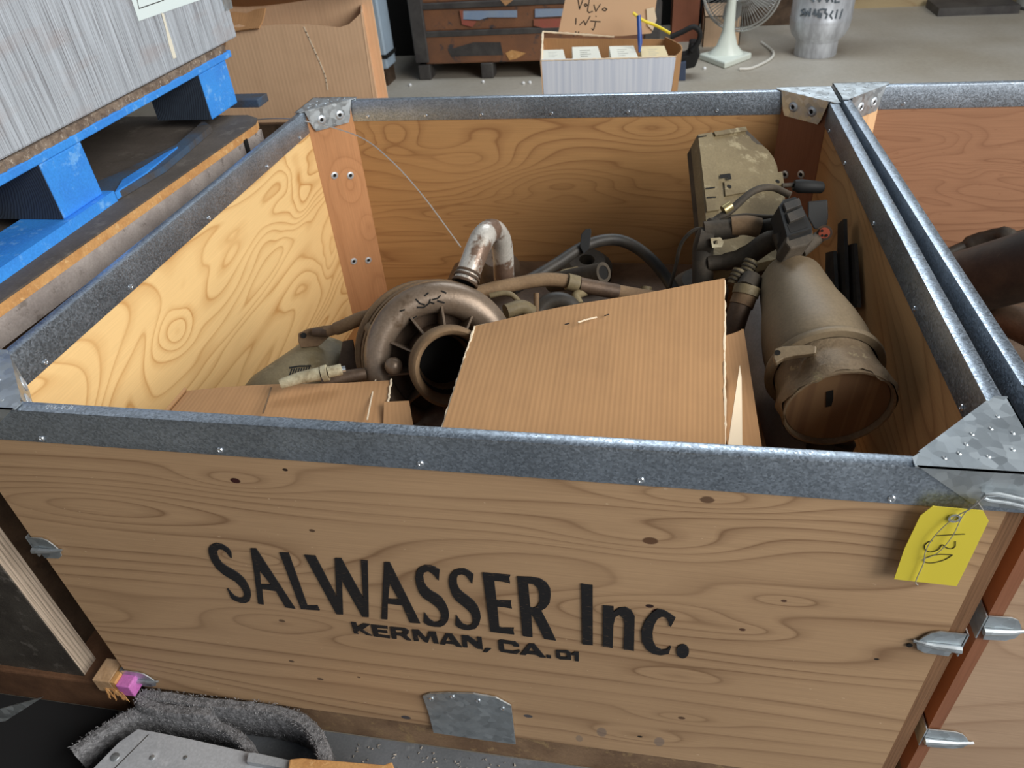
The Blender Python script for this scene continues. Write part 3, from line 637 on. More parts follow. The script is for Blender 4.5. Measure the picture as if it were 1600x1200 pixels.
hose('small_pipe', 'upright tan pipe stub at the top edge of the large flap', [at(1008, 470, 1.3), at(1010, 448, 1.3)], .010, 'tan', 'pipe')
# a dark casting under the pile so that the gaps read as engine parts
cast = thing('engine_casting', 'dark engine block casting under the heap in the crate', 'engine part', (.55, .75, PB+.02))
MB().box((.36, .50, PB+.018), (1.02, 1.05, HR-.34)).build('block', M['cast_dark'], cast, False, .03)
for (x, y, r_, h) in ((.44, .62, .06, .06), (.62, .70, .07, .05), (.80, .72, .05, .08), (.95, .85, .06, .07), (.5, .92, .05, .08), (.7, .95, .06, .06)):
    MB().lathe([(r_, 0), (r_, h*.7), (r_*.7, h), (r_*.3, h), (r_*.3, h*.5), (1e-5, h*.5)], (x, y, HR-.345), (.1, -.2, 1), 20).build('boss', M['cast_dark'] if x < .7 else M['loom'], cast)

# blower housing: flat tan casing leaning in the far right corner
eh = thing('blower_housing', 'tan dusty plastic blower casing leaning in the far right corner of the crate', 'casing', tuple(at(1160, 300, 1.42)))
e0, e1, e2_ = at(1089, 212, 1.44), at(1200, 200, 1.50), at(1108, 420, 1.27)
en = (e1-e0).cross(e2_-e0).normalized()
if en.dot(ray(1150, 300)) > 0: en = -en
ep = lambda u, v, k=0.0: atp(u, v, e0+en*k, en)
outl = [(1089,212),(1113,207.5),(1164,199.5),(1165.5,209),(1171,213),(1175,219),(1183,225),(1191,226.5),(1200,234),(1209,246),(1214,258),(1216,269),(1221,269.5),(1226,300),(1232,400),(1150,420),(1108,420),(1102,330)]
MB().prism([ep(*p) for p in outl], -en*.030).build('casing', M['tan'], eh, False, .0015)
MB().prism([ep(*p, -.0305) for p in outl[:1]+outl[2:3]+outl[8:12]+outl[14:]], -en*.05).build('back_shell', M['loom'], eh, False, .002)
MB().prism([ep(*p, .0) for p in [(1114,208),(1164,200),(1166,206),(1117,214)]], en*.004).build('top_lip', M['tan'], eh, False)
MB().prism([ep(*p) for p in [(1089,213),(1111,209),(1121,275),(1123,330),(1103,333)]], en*.005).build('side_strip', M['tan'], eh, False, .001)
MB().prism([ep(*p) for p in [(1130,286),(1221,270),(1224,290),(1176,300),(1132,308)]], en*.004).build('flange_plate', M['tan'], eh, False, .001)
hl = MB()
for l in ([(1090,213.5),(1104,211.5),(1104,213),(1090,215.5)], [(1102,294),(1117,292),(1117,294),(1102,296)], [(1125,273),(1141,271),(1143,280),(1138,281),(1136,277),(1125,279)], [(1104,308),(1119,307),(1119,309),(1104,310)]):
    hl.prism([ep(*p, .0052) for p in l], en*.0004)
hl.disc(ep(1139.5, 291.5, .0042), en, .0045, .0004); hl.disc(ep(1215, 283.5, .0042), en, .0045, .0004)
hl.build('slots', M['hole'], eh, False)
# wiring harness with connectors
hn = thing('wiring_harness', 'dirty black wiring harness with plug connectors over the blower casing', 'wiring', tuple(at(1180, 380, 1.25)))
def ht(pts, r, nm='loom_tube', mt='loom'): MB().tube(cr(pts, 6), r, 14).build(nm, M[mt], hn)
ht([at(1098, 450, 1.24), at(1098, 420, 1.24), at(1099, 385, 1.24), at(1108, 362, 1.24)], .0175)
ht([at(1105, 365, 1.24), at(1118, 345, 1.24), at(1140, 330, 1.24), at(1175, 300, 1.25), at(1205, 293, 1.26), at(1235, 305, 1.25)], [.012, .007, .0065, .006, .006, .006])
ht([at(1108, 358, 1.235), at(1130, 346, 1.235), at(1160, 338, 1.23), at(1195, 340, 1.22), at(1215, 340, 1.22)], [.012, .006, .005, .005, .005])
ht([at(1100, 362, 1.235), at(1135, 358, 1.23), at(1150, 355, 1.23)], .017, 'loom_tube', 'loom')
ht([at(1143, 354, 1.225), at(1165, 352, 1.22), at(1186, 356, 1.22)], .0165, 'taped_section', 'dust')
ht([at(1186, 356, 1.22), at(1208, 352, 1.21), at(1225, 352, 1.20)], .012)
ht([at(1105, 412, 1.23), at(1140, 408, 1.225), at(1170, 398, 1.21), at(1200, 378, 1.19), at(1225, 372, 1.18)], [.013, .015, .017, .017, .016])
MB().tube([at(1091, 376, 1.235), at(1112, 380, 1.232)], .0205, 18).build('clip_band', M['loom'], hn)
MB().prism([at(u, v, 1.205) for u, v in [(1110,372),(1126,371),(1131,378),(1128,386),(1113,387)]], ray(1120, 380)*.01, [[at(u, v, 1.205) for u, v in [(1114,377),(1121,375),(1122,381),(1115,382)]]]).build('metal_eye', M['injector'], hn, False)
MB().tube([at(1130, 329, 1.235), at(1142, 321, 1.235)], .0085, 12).build('sleeve', M['brass'], hn)
# plug at the far right
MB().tube(cr([at(1222, 290, 1.30), at(1240, 289, 1.30)], 4), .004, 10).build('loom_tube', M['loom'], hn)
MB().tube([at(1240, 289, 1.30), at(1250, 291, 1.30), at(1283, 293, 1.30), at(1286, 293, 1.30)], [.009, .0125, .0105, .008], 14).build('plug', M['plast'], hn)
# main square connector
k0, k1, k2 = at(1218, 320, 1.16), at(1245, 309, 1.18), at(1238, 367, 1.12)
kn = (k1-k0).cross(k2-k0).normalized()
if kn.dot(ray(1240, 340)) > 0: kn = -kn
kp = lambda u, v, k=0.0: atp(u, v, k0+kn*k, kn)
cn = MB().prism([kp(*p) for p in [(1217,322),(1224,312),(1243,307),(1249,312),(1270,355),(1269,366),(1232,378),(1228,362)]], -kn*.03).build('connector', M['plast'], hn, False, .0015)
for (l) in ([(1222,322),(1246,313),(1250,324),(1226,333)], [(1227,338),(1251,328),(1256,341),(1232,351)]):
    MB().prism([kp(*p) for p in l], kn*.006).build('latch', M['rubber'], cn, False, .001)
MB().prism([kp(*p) for p in [(1230,352),(1260,341),(1262,355),(1235,364)]], kn*.0006).build('socket', M['hole'], cn, False)
MB().prism([kp(*p) for p in [(1230,366),(1270,354),(1272,372),(1262,382),(1236,388),(1228,378)]], -kn*.035).build('connector_boot', M['loom'], hn, False, .003)
for (u, v) in ((1222, 372), (1228, 374)):
    MB().tube([at(u-4, v-8, 1.15), at(u+4, v+18, 1.15)], .012, 12).build('grommet_ridge', M['rubber'], hn)
MB().prism([at(u, v, 1.22) for u, v in [(1262,315),(1293,312),(1294,340),(1290,358),(1272,358),(1262,340)]], ray(1275, 335)*.035).build('square_plug', M['plast'], hn, False, .002)
rp_ = at(1288, 364, 1.16)
MB().tube([rp_, rp_+ray(1288, 364)*.03], .0120, 16).build('seal_plug', M['cast_dark'], hn)
pr_ = MB().disc(rp_-ray(1288, 364)*.001, -ray(1288, 364), .0085, .001, 16).build('red_seal', M['red'], hn)
for (a, b) in ((-3.5, -3.5), (3.5, -3.5), (-3.5, 4), (3.5, 4)): MB().disc(at(1288+a, 364+b, 1.157), -ray(1288, 364), .0022, .0006, 8).build('pin_hole', M['hole'], pr_)
MB().tube([at(1250, 395, 1.15), at(1266, 382, 1.16), at(1280, 370, 1.175)], .010, 12).build('loom_tube', M['loom'], hn)
# small tan connectors above the duct
for i, (u, v) in enumerate(((1150, 425), (1168, 410))):
    t2 = thing('pin_connector', ('tan crusted pin connector, left of the two beside the duct', 'tan crusted pin connector, right of the two beside the duct')[i], 'connector', tuple(at(u, v, 1.2)))
    MB().tube([at(u+6, v-3, 1.17), at(u-4, v+20, 1.17)], .0105, 12).build('connector_body', M['tan'], t2)
    for k in range(3): MB().tube([at(u+5-3*k, v+1+6*k, 1.168), at(u+4-3*k, v+3+6*k, 1.168)], .012, 12).build('connector_ring', M['loom'], t2)
sn = thing('sensor', 'dusty brown sensor with clip collar left of the duct', 'sensor', tuple(at(1165, 460, 1.15)))
MB().tube([at(1175, 435, 1.16), at(1166, 452, 1.15)], .017, 16).build('sensor_head', M['loom'], sn)
MB().tube([at(1168, 448, 1.14), at(1164, 462, 1.14)], .0205, 16).build('sensor_collar', M['tan'], sn)
MB().tube([at(1164, 462, 1.14), at(1158, 478, 1.14)], .0185, 16).build('sensor_collar', M['dust'], sn)
MB().tube([at(1157, 478, 1.14), at(1148, 505, 1.14), at(1140, 540, 1.15)], .017, 14).build('sensor_body', M['cast_dark'], sn)
# dark slats against the right wall
for i, (p) in enumerate(([(1306,470),(1309,350),(1318,342),(1322,470)], [(1325,480),(1318,385),(1334,380),(1340,480)], [(1288,480),(1290,395),(1302,392),(1306,480)])):
    lab = ('dark thin strip standing against the right crate wall, tallest of three', 'dark thin strip nearest the right crate wall', 'dark thin strip closest to the duct top')[i]
    pp = [atx(u, v, W-.030-.013*(2-i) if 0 else (1.178, 1.190, 1.166)[i]) for u, v in p]
    tag(MB().prism(pp, (.006, 0, 0)).build('metal_strip', M['rubber'], smooth=False), lab, 'metal strip')

# big tan duct
dt = thing('air_duct', 'large tan tapered air duct with torn collar, lying along the right wall of the crate', 'duct', tuple(at(1290, 560, 1.05)))
A = at(1310, 640, .965); B = at(1238, 447, 1.15); ad = (B-A).normalized(); LL = (B-A).length
def cp(r, ang, h, X=None):
    x, y, z = frame(ad); return A+ad*h+(x*math.cos(ang)+y*math.sin(ang))*r
MB().lathe([(.0705, .075), (.0735, .085), (.0725, .12), (.0690, .15), (.0635, .18), (.0575, .205), (.0485, LL+.012), (.036, LL+.034), (.018, LL+.047), (1e-5, LL+.050)], A, ad, 56).build('duct_body', M['cyl'], dt)
MB().lathe([(.069, .066), (.0785, .067), (.0800, .071), (.0785, .078), (.0745, .082), (.069, .083)], A, ad, 56).build('bead_band', M['cyl'], dt)
mbc = MB(); x0, y0, _ = frame(ad); nn = 72; prof = [(0.0, 0), (.2, 1), (.45, 2), (.7, 3), (1.0, 4)]; vs = []
for j, (hh, _) in enumerate(prof):
    for k in range(nn):
        a = 2*PI*k/nn; wob = .0022*math.sin(5*a+j)+.0016*math.sin(11*a+2*j)+random.uniform(-.0007, .0007)
        r_ = (.0715, .0745, .0690, .0675, .0672)[j]+wob*(1 if j < 3 else .3)
        vs.append(A+ad*(hh*.068+(wob*.8 if j == 0 else 0))+(x0*math.cos(a)+y0*math.sin(a))*r_)
fs = [(j*nn+k, j*nn+(k+1) % nn, (j+1)*nn+(k+1) % nn, (j+1)*nn+k) for j in range(4) for k in range(nn)]
mbc.add(vs, fs).build('torn_collar', M['collar'], dt)
MB().lathe([(.0715, .006), (.0705, -.001), (.0675, -.001), (.066, .010)], A, ad, 56).build('collar_lip', M['collar'], dt)
s = NT('duct_end_inside'); cx_ = s.coord(); 
M['ductend'] = s.out(s.mix(s.ramp(s.noise(s.vec(s.mt('MULTIPLY', cx_[0], 60.), s.mt('MULTIPLY', cx_[1], 3.)), 1, 2), [(.45, 0.0), (.55, 1.0)]), (.24, .14, .065), (.19, .105, .05)), .8)
MB().disc(A+ad*.008, -ad, .0655, .0012, 40).build('end_plate', M['ductend'], dt, False)
ep2 = A+ad*.0065
MB().prism([atp(u, v, ep2, ad) for u, v in [(1291,612),(1302,609),(1302,622),(1299,634),(1290,636)]], -ad*.0006).build('slot', M['hole'], dt, False)
# lug on the band, drilled
lug = [(1210,545),(1222,541),(1262,539),(1276,541),(1275,552),(1240,556),(1224,560),(1212,568),(1208,558)]
lp = at(1240, 552, .945); ln = (-ray(1240, 552)+Vector((0, 0, .3))).normalized()
lo_ = MB().prism([atp(u, v, lp, ln) for u, v in lug], -ln*.022).build('lug', M['cyl'], dt, False, .002)
MB().disc(atp(1215, 551, lp+ln*.0004, ln), ln, .0036, .0004).build('lug_hole', M['hole'], lo_)
tag(MB().tube(cr([at(1186, 470, 1.32), at(1203, 540, 1.26), at(1226, 610, 1.20), at(1250, 690, 1.13), at(1262, 760, 1.08)], 6), .050, 30).build('grey_duct', M['greyduct']), 'smooth grey pipe half hidden under the tan duct', 'pipe')
tag(MB().lathe([(1e-5, -.03), (.03, -.03), (.03, .02), (.024, .022), (.024, .06), (1e-5, .06)], at(1295, 700, 1.06), (.3, .2, 1), 24).build('dark_fitting', M['rubber']), 'black fitting below the mouth of the tan duct', 'fitting')

# ------------------------------------------------------------------ cardboard in the crate
cb_ = thing('cardboard_box', 'large brown corrugated box with slanting flap in the middle of the crate', 'cardboard box', tuple(at(930, 600, .98)))
TL, TR, BR, BL = at(742, 508, 1.02), at(1132, 436, 1.04), at(1133, 690, .885), at(693, 662, .865)
BR2 = BR+(BR-TR)*.06; BL2 = BL+(BL-TL)*.12
MB().sheet(BL2, BR2, TR, TL, .0042, 12, 8, lambda a, b: .003*math.sin(a*PI)+.0015*math.sin(a*9+b*5)).build('flap', M['card'], cb_, True)
et = MB()
def fray(p, q, n=40, w_=.0022):
    P = [p+(q-p)*(i/n)+Vector((random.uniform(-1, 1), random.uniform(-1, 1), random.uniform(-1, 1)))*.0006 for i in range(n+1)]
    et.tube(P, [w_*random.uniform(.6, 1.1) for _ in P], 6)
fn = (BR2-BL2).cross(TL-BL2).normalized()*-.002
fray(BR2+fn, TR+fn); fray(BL2+fn, TL+fn); fray(TL+fn, TR+fn, 40, .0012)
et.build('torn_edge', M['card_edge'], cb_)
sl = MB(); fn2 = fn.normalized()*-1; c0_ = (TL+TR+BL+BR)/4
fpn = (BR-BL).cross(TL-BL).normalized(); fpn = -fpn if fpn.dot(ray(900, 560)) > 0 else fpn
FPp = lambda u, v: atp(u, v, (BL+TR)/2+fpn*.0045, fpn)
for l in ([(883,507),(889,505.5)], [(945,493.5),(951,491.5)]): sl.stroke([FPp(*p) for p in l], .0016, fpn)
sl.build('staple_slit', M['hole'], cb_, False)
MB().stroke([FPp(*p) for p in [(904,504),(915,500),(932,496)]], .0022, fpn, .0008).build('torn_liner', M['card_edge'], cb_, False)
# box body below / right of the flap
Q = [at(1120, 526, 1.06), at(1162, 514, 1.075), at(1196, 735, .915), at(1140, 735, .895)]
MB().sheet(Q[3], Q[2], Q[1], Q[0], .004, 6, 6, lambda a, b: -.004*math.sin(a*PI)).build('side_panel', M['card_plain'], cb_, True)
dd = Vector((.012, .05, -.20)); 
MB().sheet(Q[2], Q[2]+dd, Q[1]+dd, Q[1], .004, 2, 2).build('side_panel', M['card_plain'], cb_, True)
MB().sheet(at(1136, 705, .885), at(1160, 705, .885), at(1159, 590, .985), at(1156, 570, .99), .003, 2, 4).build('lit_folded_edge', M['card_edge'], cb_, True)  # pale colour paints the bright lit band along the fold
dk = Vector((.0, .09, -.26))
MB().sheet(BL2+Vector((.02, .02, -.02)), BR2+Vector((0, .02, -.02)), BR2+dk, BL2+dk, .004).build('lower_panel', M['card_plain'], cb_, True)
# left cardboard
lc = thing('cardboard_flap_box', 'flat brown cardboard box lid with creased flap at the left front of the crate', 'cardboard box', tuple(at(430, 630, .92)))
a0, a1, a2, a3 = at(240, 668, .965), at(598, 690, .925), at(611, 591, 1.03), at(292, 607, 1.06)
MB().sheet(a0, a1, a2, a3, .004, 14, 6, lambda a, b: -.004*abs(a-.48)*2+.0015*math.sin(a*7)*b).build('flap', M['card_plain'], lc, True)
ln_ = (a1-a0).cross(a3-a0).normalized(); 
if ln_.dot(ray(430, 630)) > 0: ln_ = -ln_
Lp = lambda u, v, k=.0012: atp(u, v, (a0+a2)/2+ln_*k, ln_)
MB().stroke([Lp(*p) for p in [(424,606),(418,625),(411,646)]], .0022, ln_, .001).build('perforation', M['dust'], lc, False)
MB().stroke([Lp(*p) for p in [(587,594),(580,625),(574,656)]], .0018, ln_, .001).build('crease', M['card_edge'], lc, False)
et = MB(); fray(a1-ln_*.002, a2-ln_*.002, 30, .0018); et.build('torn_edge', M['card_edge'], lc)
MB().sheet(at(598, 690, .93), at(650, 690, .93), at(639, 626, .98), at(600, 628, .98), .04, 3, 2).build('corner_piece', M['card_plain'], lc, True)
MB().sheet(a0+Vector((0, .03, -.03)), a1+Vector((0, .03, -.03)), a1+Vector((0, .06, -.24)), a0+Vector((0, .06, -.24)), .004).build('lower_panel', M['card_plain'], lc, True)
MB().sheet(a3, a0, a0+Vector((-.03, .03, -.06)), a3+Vector((-.03, .0, -.06)), .004).build('side_flap', M['card'], lc, True)

# ------------------------------------------------------------------ contents of the right crate
np_ = thing('black_pipe', 'fat black pipe with a round bolt, lying in the right-hand crate', 'pipe', tuple(at(1570, 430, 1.3)))
pa, pb = at(1470, 452, 1.42), at(1720, 384, 1.16)
MB().tube([pa, pb], .060, 40).build('pipe', M['rubber'], np_)
bn = (-ray(1570, 400)+Vector((0, 0, .25))).normalized(); bc = at(1570, 403, 1.252)
MB().lathe([(.010, 0), (.011, .0015), (.010, .003), (.0075, .003), (.0065, .0008), (.003, .0008), (.0028, .0025), (1e-5, .0025)], bc, bn, 22).build('bolt', M['rubber'], np_)
tag(MB().tube(cr([at(1500, 480, 1.5), at(1530, 520, 1.4), at(1570, 500, 1.36), at(1640, 530, 1.3)], 6), .03, 16).build('rusty_pipe', M['cast_dark']), 'reddish-dark rusty pipe below the fat black pipe', 'pipe')
tag(MB().box((1.33, .3, PB+.02), (2.3, 1.1, HR-.36)).build('dark_casting', M['cast_dark'], smooth=False, bevel=.03), 'dark block of castings filling the right-hand crate', 'engine part')
tag(MB().tube(cr([at(1480, 395, 1.66), at(1520, 378, 1.64), at(1560, 366, 1.60), at(1590, 372, 1.58), at(1640, 355, 1.56)], 6), [.010, .016, .014, .018, .016, .012], 14).build('crumpled_hose', M['rubber']), 'crumpled black hose against the back of the right-hand crate', 'hose')

# ------------------------------------------------------------------ left stack: old crate, blue pallet, weathered crate
M['oldply'] = dirty('oily_weathered_ply', (.075, .066, .055), (.045, .038, .032), 10, .6, 0, .5, c3=(.13, .115, .10))
M['oldedge'] = ply('weathered_lit_ply_edge', (2, 1), (.62, .52, .42), (.06, .045, .035), F=150, su=1.3, sv=1, amp=.02, lin=1, strength=.9, seed=8, fib=.7)  # pale streaks between the plies paint thin sunlight on this edge
M['lidtop'] = dirty('dusty_lid_top', (.115, .095, .08), (.085, .07, .058), 8, .8, 0, .15, c3=(.14, .12, .10))
M['lidedge'] = dirty('orange_lid_edge', (.62, .34, .13), (.50, .25, .09), 25, .7, 0, .3, c3=(.70, .44, .2))
M['greyboard'] = dirty('grey_weathered_board', (.42, .37, .34), (.30, .26, .24), 12, .8, 0, .3, c3=(.2, .17, .15))
oc = thing('old_crate', 'old oily dark crate with orange-edged dusty lid left of the plywood crate', 'crate', (0, 0, 0))
xf = -.092
MB().box((-1.25, 0, PB+.01), (xf, .002, HR-.06)).build('front_skin', M['oldply'], oc, False)
MB().box((-1.25, .002, PB+.01), (xf, .034, HR-.06)).build('front_panel', M['oldedge'], oc, False)
MB().box((xf-.060, .034, PB), (xf-.040, 1.12, HR-.06)).build('side_panel', M['cast_dark'], oc, False)
MB().box((-1.25, 1.10, PB), (xf-.04, 1.12, HR-.06)).build('back_panel', M['cast_dark'], oc, False)
MB().box((-1.30, -.010, 0), (-.028, .09, PB+.01)).build('bottom_rail', dirty('brown_rail', (.17, .085, .045), (.10, .05, .028), 9, .6, 0, .3), oc, False, .004)
# lid with a rounded far corner
lx0, lx1 = -.115, -.115+1.125*.0393
def lidx(y): return lx0+y*.0393
lid = [Vector((-1.3, -.02, 0)), Vector((lidx(-.02), -.02, 0)), Vector((lidx(1.04), 1.04, 0)), Vector((lidx(1.04)-.012, 1.075, 0)), Vector((lidx(1.04)-.05, 1.10, 0)), Vector((-1.3, 1.12, 0))]
MB().prism([p+Vector((0, 0, HR-.0035)) for p in lid], (0, 0, .0035)).build('lid_top', M['lidtop'], oc, False)
MB().prism([p+Vector((-.001, -.001, HR-.021)) for p in lid], (0, 0, .0174)).build('lid_edge', M['lidedge'], oc, False)
MB().prism([Vector((-1.3, -.02, HR-.062)), Vector((lidx(0)-.002, -.02, HR-.062)), Vector((lidx(1.06)-.002, 1.06, HR-.062)), Vector((-1.3, 1.1, HR-.062))], (0, 0, .041)).build('lid_frame', M['greyboard'], oc, False)
MB().box((lidx(.98)-.004, .972, HR-.055), (lidx(.98)+.002, .986, HR-.018)).build('strap', M['plast'], oc, False)
# painted stub block at its foot
sb = thing('timber_stub', 'splintered timber stub with pink painted end at the foot of the old crate', 'timber', tuple(aty(180, 1075, -.03)))
b0 = aty(150, 1052, -.012)
MB().box((b0.x-.004, -.022, PB+.0102), (b0.x+.030, .02, PB+.045)).build('block', dirty('raw_timber', (.60, .40, .24), (.45, .28, .15), 30, .8, 0, .4), sb, False, .002)
MB().box((b0.x+.030, -.022, PB+.0102), (b0.x+.040, .02, PB+.045)).build('pale_strip', M['lidedge'], sb, False, .001)
MB().box((b0.x+.040, -.024, PB+.0102), (b0.x+.066, .02, PB+.040)).build('painted_end', dirty('pink_paint', (.62, .20, .52), (.50, .13, .42), 30, .6, 0, .3), sb, False, .002)
fb = MB()
for k in range(26):
    p = Vector((b0.x+.01+random.uniform(0, .03), -.021, PB+.014+random.uniform(0, .012))); fb.tube([p, p+Vector((random.uniform(.004, .02), random.uniform(-.012, 0), random.uniform(-.02, .002)))], [.0011, .0005], 5)
fb.build('splinters', M['lidedge'], sb)

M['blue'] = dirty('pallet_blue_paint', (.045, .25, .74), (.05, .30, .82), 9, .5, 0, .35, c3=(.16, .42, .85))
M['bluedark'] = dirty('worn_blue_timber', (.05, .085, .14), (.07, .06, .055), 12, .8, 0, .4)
s = NT('shaded_block_end_grain'); cc = s.coord(); dx_ = s.mt('SUBTRACT', cc[0], .26); dz_ = s.mt('SUBTRACT', cc[2], .085)
rr_ = s.mt('SQRT', s.mt('ADD', s.mt('MULTIPLY', dx_, dx_), s.mt('MULTIPLY', dz_, dz_)))
ring = s.ramp(s.mt('FRACT', s.mt('MULTIPLY', s.mt('ADD', rr_, s.mt('MULTIPLY', s.noise(None, 14, 3), .02)), 190.)), [(.4, 0.0), (.8, 1.0)])
M['endgrain'] = s.out(s.mix(ring, (.035, .05, .075), (.012, .018, .03)), .8)  # ring colours darkened to carry the shadow on the camera-side faces
pt = thing('blue_pallet', 'bright blue painted wooden pallet with chipped deck standing on the old crate lid', 'pallet', (-.6, .5, HR))
xb = -.158
MB().sheet(Vector((xb+.01, .0, HR+.020)), Vector((xb+.012, .60, HR+.020)), Vector((xb-.09, .60, HR+.020)), Vector((xb-.09, .0, HR+.020)), .020, 1, 1).build('bottom_board', M['blue'], pt, False)
spl = [Vector(p) for p in [(xb+.012, .60, 0), (xb+.030, .74, 0), (xb+.006, .98, 0), (xb-.035, 1.02, 0), (xb-.012, .86, 0), (xb-.05, .70, 0), (xb-.09, .60, 0)]]
MB().prism([p+Vector((0, 0, HR+.001)) for p in spl], (0, 0, .013)).build('broken_board', M['bluedark'], pt, False)
spl = [Vector(p) for p in [(xb+.013, .60, 0), (xb+.018, .70, 0), (xb+.004, .84, 0), (xb-.004, .80, 0), (xb-.01, .66, 0)]]
MB().prism([p+Vector((0, 0, HR+.003)) for p in spl], (0, 0, .014)).build('blue_splinter', M['blue'], pt, False)
for (y0, y1) in ((.475, .585), (1.005, 1.13)):
    bk = MB().box((xb-.14, y0, HR+.020), (xb, y1, HR+.119)).build('block', M['blue'], pt, False, .003)
    MB().box((xb-.139, y0-.0015, HR+.021), (xb-.002, y0, HR+.118)).build('end_grain', M['endgrain'], bk, False)
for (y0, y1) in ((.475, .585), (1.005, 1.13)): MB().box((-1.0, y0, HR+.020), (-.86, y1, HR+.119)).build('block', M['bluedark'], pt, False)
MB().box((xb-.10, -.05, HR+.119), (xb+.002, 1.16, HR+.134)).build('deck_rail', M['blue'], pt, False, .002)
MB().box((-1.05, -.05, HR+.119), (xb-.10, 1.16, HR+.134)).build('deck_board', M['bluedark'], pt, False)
rag = MB(); N_ = 120
up = [Vector((xb+.001+random.uniform(-.004, .002), -.05+1.19*i/N_, HR+.134)) for i in range(N_+1)]
rag.prism(up+[Vector((xb-.05, 1.14, HR+.134)), Vector((xb-.05, -.05, HR+.134))], (0, 0, .015))
rag.build('frayed_edge', dirty('frayed_chipboard', (.26, .20, .15), (.14, .10, .075), 60, .9, 0, 1.0, c3=(.42, .36, .3)), pt, False)
MB().box((xb-.05, 1.145, HR+.003), (xb+.045, 1.20, HR+.022)).build('far_board', M['bluedark'], pt, False, .002)
# weathered crate on top
s = NT('weathered_grey_ply'); cc = s.coord(); y_, z_ = cc[1], cc[2]
g1 = s.noise(s.vec(s.mt('MULTIPLY', y_, 330.), s.mt('MULTIPLY', z_, 5.), 0.0), 1, 3, .65)
g3 = s.noise(s.vec(s.mt('MULTIPLY', y_, 60.), s.mt('MULTIPLY', z_, 2.5), 4.0), 1, 2, .5)
col = s.mix(s.ramp(g1, [(.30, 0.0), (.55, 1.0)]), (.15, .15, .16), (.46, .50, .55))
col = s.mix(.6, col, s.mix(1.0, col, s.ramp(g3, [(.3, .72), (.7, 1.18)]), 'MULTIPLY'))
col = s.mix(s.mt('MULTIPLY', s.ramp(s.noise(s.vec(s.mt('MULTIPLY', y_, 5.), s.mt('MULTIPLY', z_, 16.), 2.0), 1, 3), [(.5, 0.0), (.68, 1.0)]), .4), col, (.34, .25, .22))
s.bump(g1, .5, .0015); M['greyply'] = s.out(col, .8, 0, .25)
gc = thing('weathered_crate', 'weathered grey plywood crate with white paper label, stacked on the blue pallet', 'crate', (-.6, .5, HR+.15))
MB().box((-1.1, -.6, HR+.150), (xb-.002, 1.215, HR+.95)).build('body', M['greyply'], gc, False, .004)
lx = xb-.0008
lb = [atx(u, v, lx) for u, v in [(201,-14),(217,33),(318,-2),(305,-45)]]
lbo = MB().prism(lb, (-.0006, 0, 0)).build('paper_label', flat('label_paper', (.72, .82, .82), .6), gc, False)
MB().stroke([atx(u, v, lx) for u, v in [(212,-10),(217,13.5),(256,0)]], .0016, (1, 0, 0), .0004).build('printed_line', M['pen'], lbo, False)
MB().prism([atx(u, v, lx) for u, v in [(252,20),(256,21),(262,44),(268,62),(276,90),(271,92),(264,70),(259,45)]], (-.0004, 0, 0)).build('paint_drip', flat('cream_paint', (.78, .74, .62), .5), gc, False)
MB().prism([atx(u, v, xb) for u, v in [(341,-20),(352,17),(364,13),(357,-22)]], (-.002, 0, 0)).build('metal_patch', M['galv_plate'], gc, False)

# ------------------------------------------------------------------ things behind the crates
# big open carton
ct = thing('open_carton', 'big open brown carton standing behind the left rear corner of the crate', 'cardboard box', (-.15, 1.7, .5))
cy = 1.56; cyb = 1.68; zb = aty(400, 191, cy).z; xr0 = aty(583, 150, cy); xr1 = aty(566, 20, cy); xl = -.50
ztop = xr1.z
def wav(a, b): return .006*math.sin(a*9)*b+.004*math.sin(a*3+b*4)
# front wall with a sagging upper edge
tp = [(355,44),(372,38),(385,42),(412,40),(440,38),(470,38),(505,40),(530,43),(545,38),(556,28),(562,22),(566,19)]
topw = [aty(u, v, cy) for u, v in tp]
nx = len(tp)-1; mb = MB(); vs = []; 
for side in (0, .004):
    for p in topw: mb.uv[len(mb.v)] = (p.x, p.z); mb.v.append(Vector((p.x, cy+side, p.z)))
    for i, p in enumerate(topw):
        xx = xl+(xr0.x+.008-xl)*(p.x-topw[0].x)/(topw[-1].x-topw[0].x); mb.uv[len(mb.v)] = (xx, zb); mb.v.append(Vector((xx, cy+side, zb)))
m_ = nx+1
for i in range(nx):
    mb.f += [(i, i+1, m_+i+1, m_+i), (2*m_+i, 3*m_+i, 3*m_+i+1, 2*m_+i+1), (i, 2*m_+i, 2*m_+i+1, i+1)]
mb.build('front_wall', M['carton'], ct)
X1 = xr0.x
MB().sheet(Vector((X1, cy, zb)), Vector((X1-.03, cyb, zb)), Vector((X1-.03, cyb, ztop)), Vector((xr1.x, cy, ztop)), .004).build('side_wall', M['carton'], ct)
MB().sheet(Vector((xl, cyb, zb)), Vector((X1, cyb, zb)), Vector((X1, cyb, ztop+.02)), Vector((xl, cyb, ztop+.02)), .004).build('back_wall', M['carton'], ct)
MB().sheet(Vector((xl, cy, zb)), Vector((xl, cyb, zb)), Vector((xl, cyb, ztop)), Vector((xl, cy, ztop)), .004).build('side_wall', M['carton'], ct)
MB().sheet(Vector((xl, cyb-.01, ztop+.02)), Vector((X1, cyb-.01, ztop+.02)), Vector((X1+.02, cyb-.12, ztop+.075)), Vector((xl, cyb-.10, ztop+.10)), .004, 8, 3, lambda a, b: .012*math.sin(a*5)).build('back_flap', M['card_plain'], ct)
MB().sheet(aty(352, 52, cy-.01), aty(404, 44, cy-.01), aty(416, 14, cy+.05), aty(350, 20, cy+.05), .004, 4, 3, wav).build('torn_flap', M['card_plain'], ct)
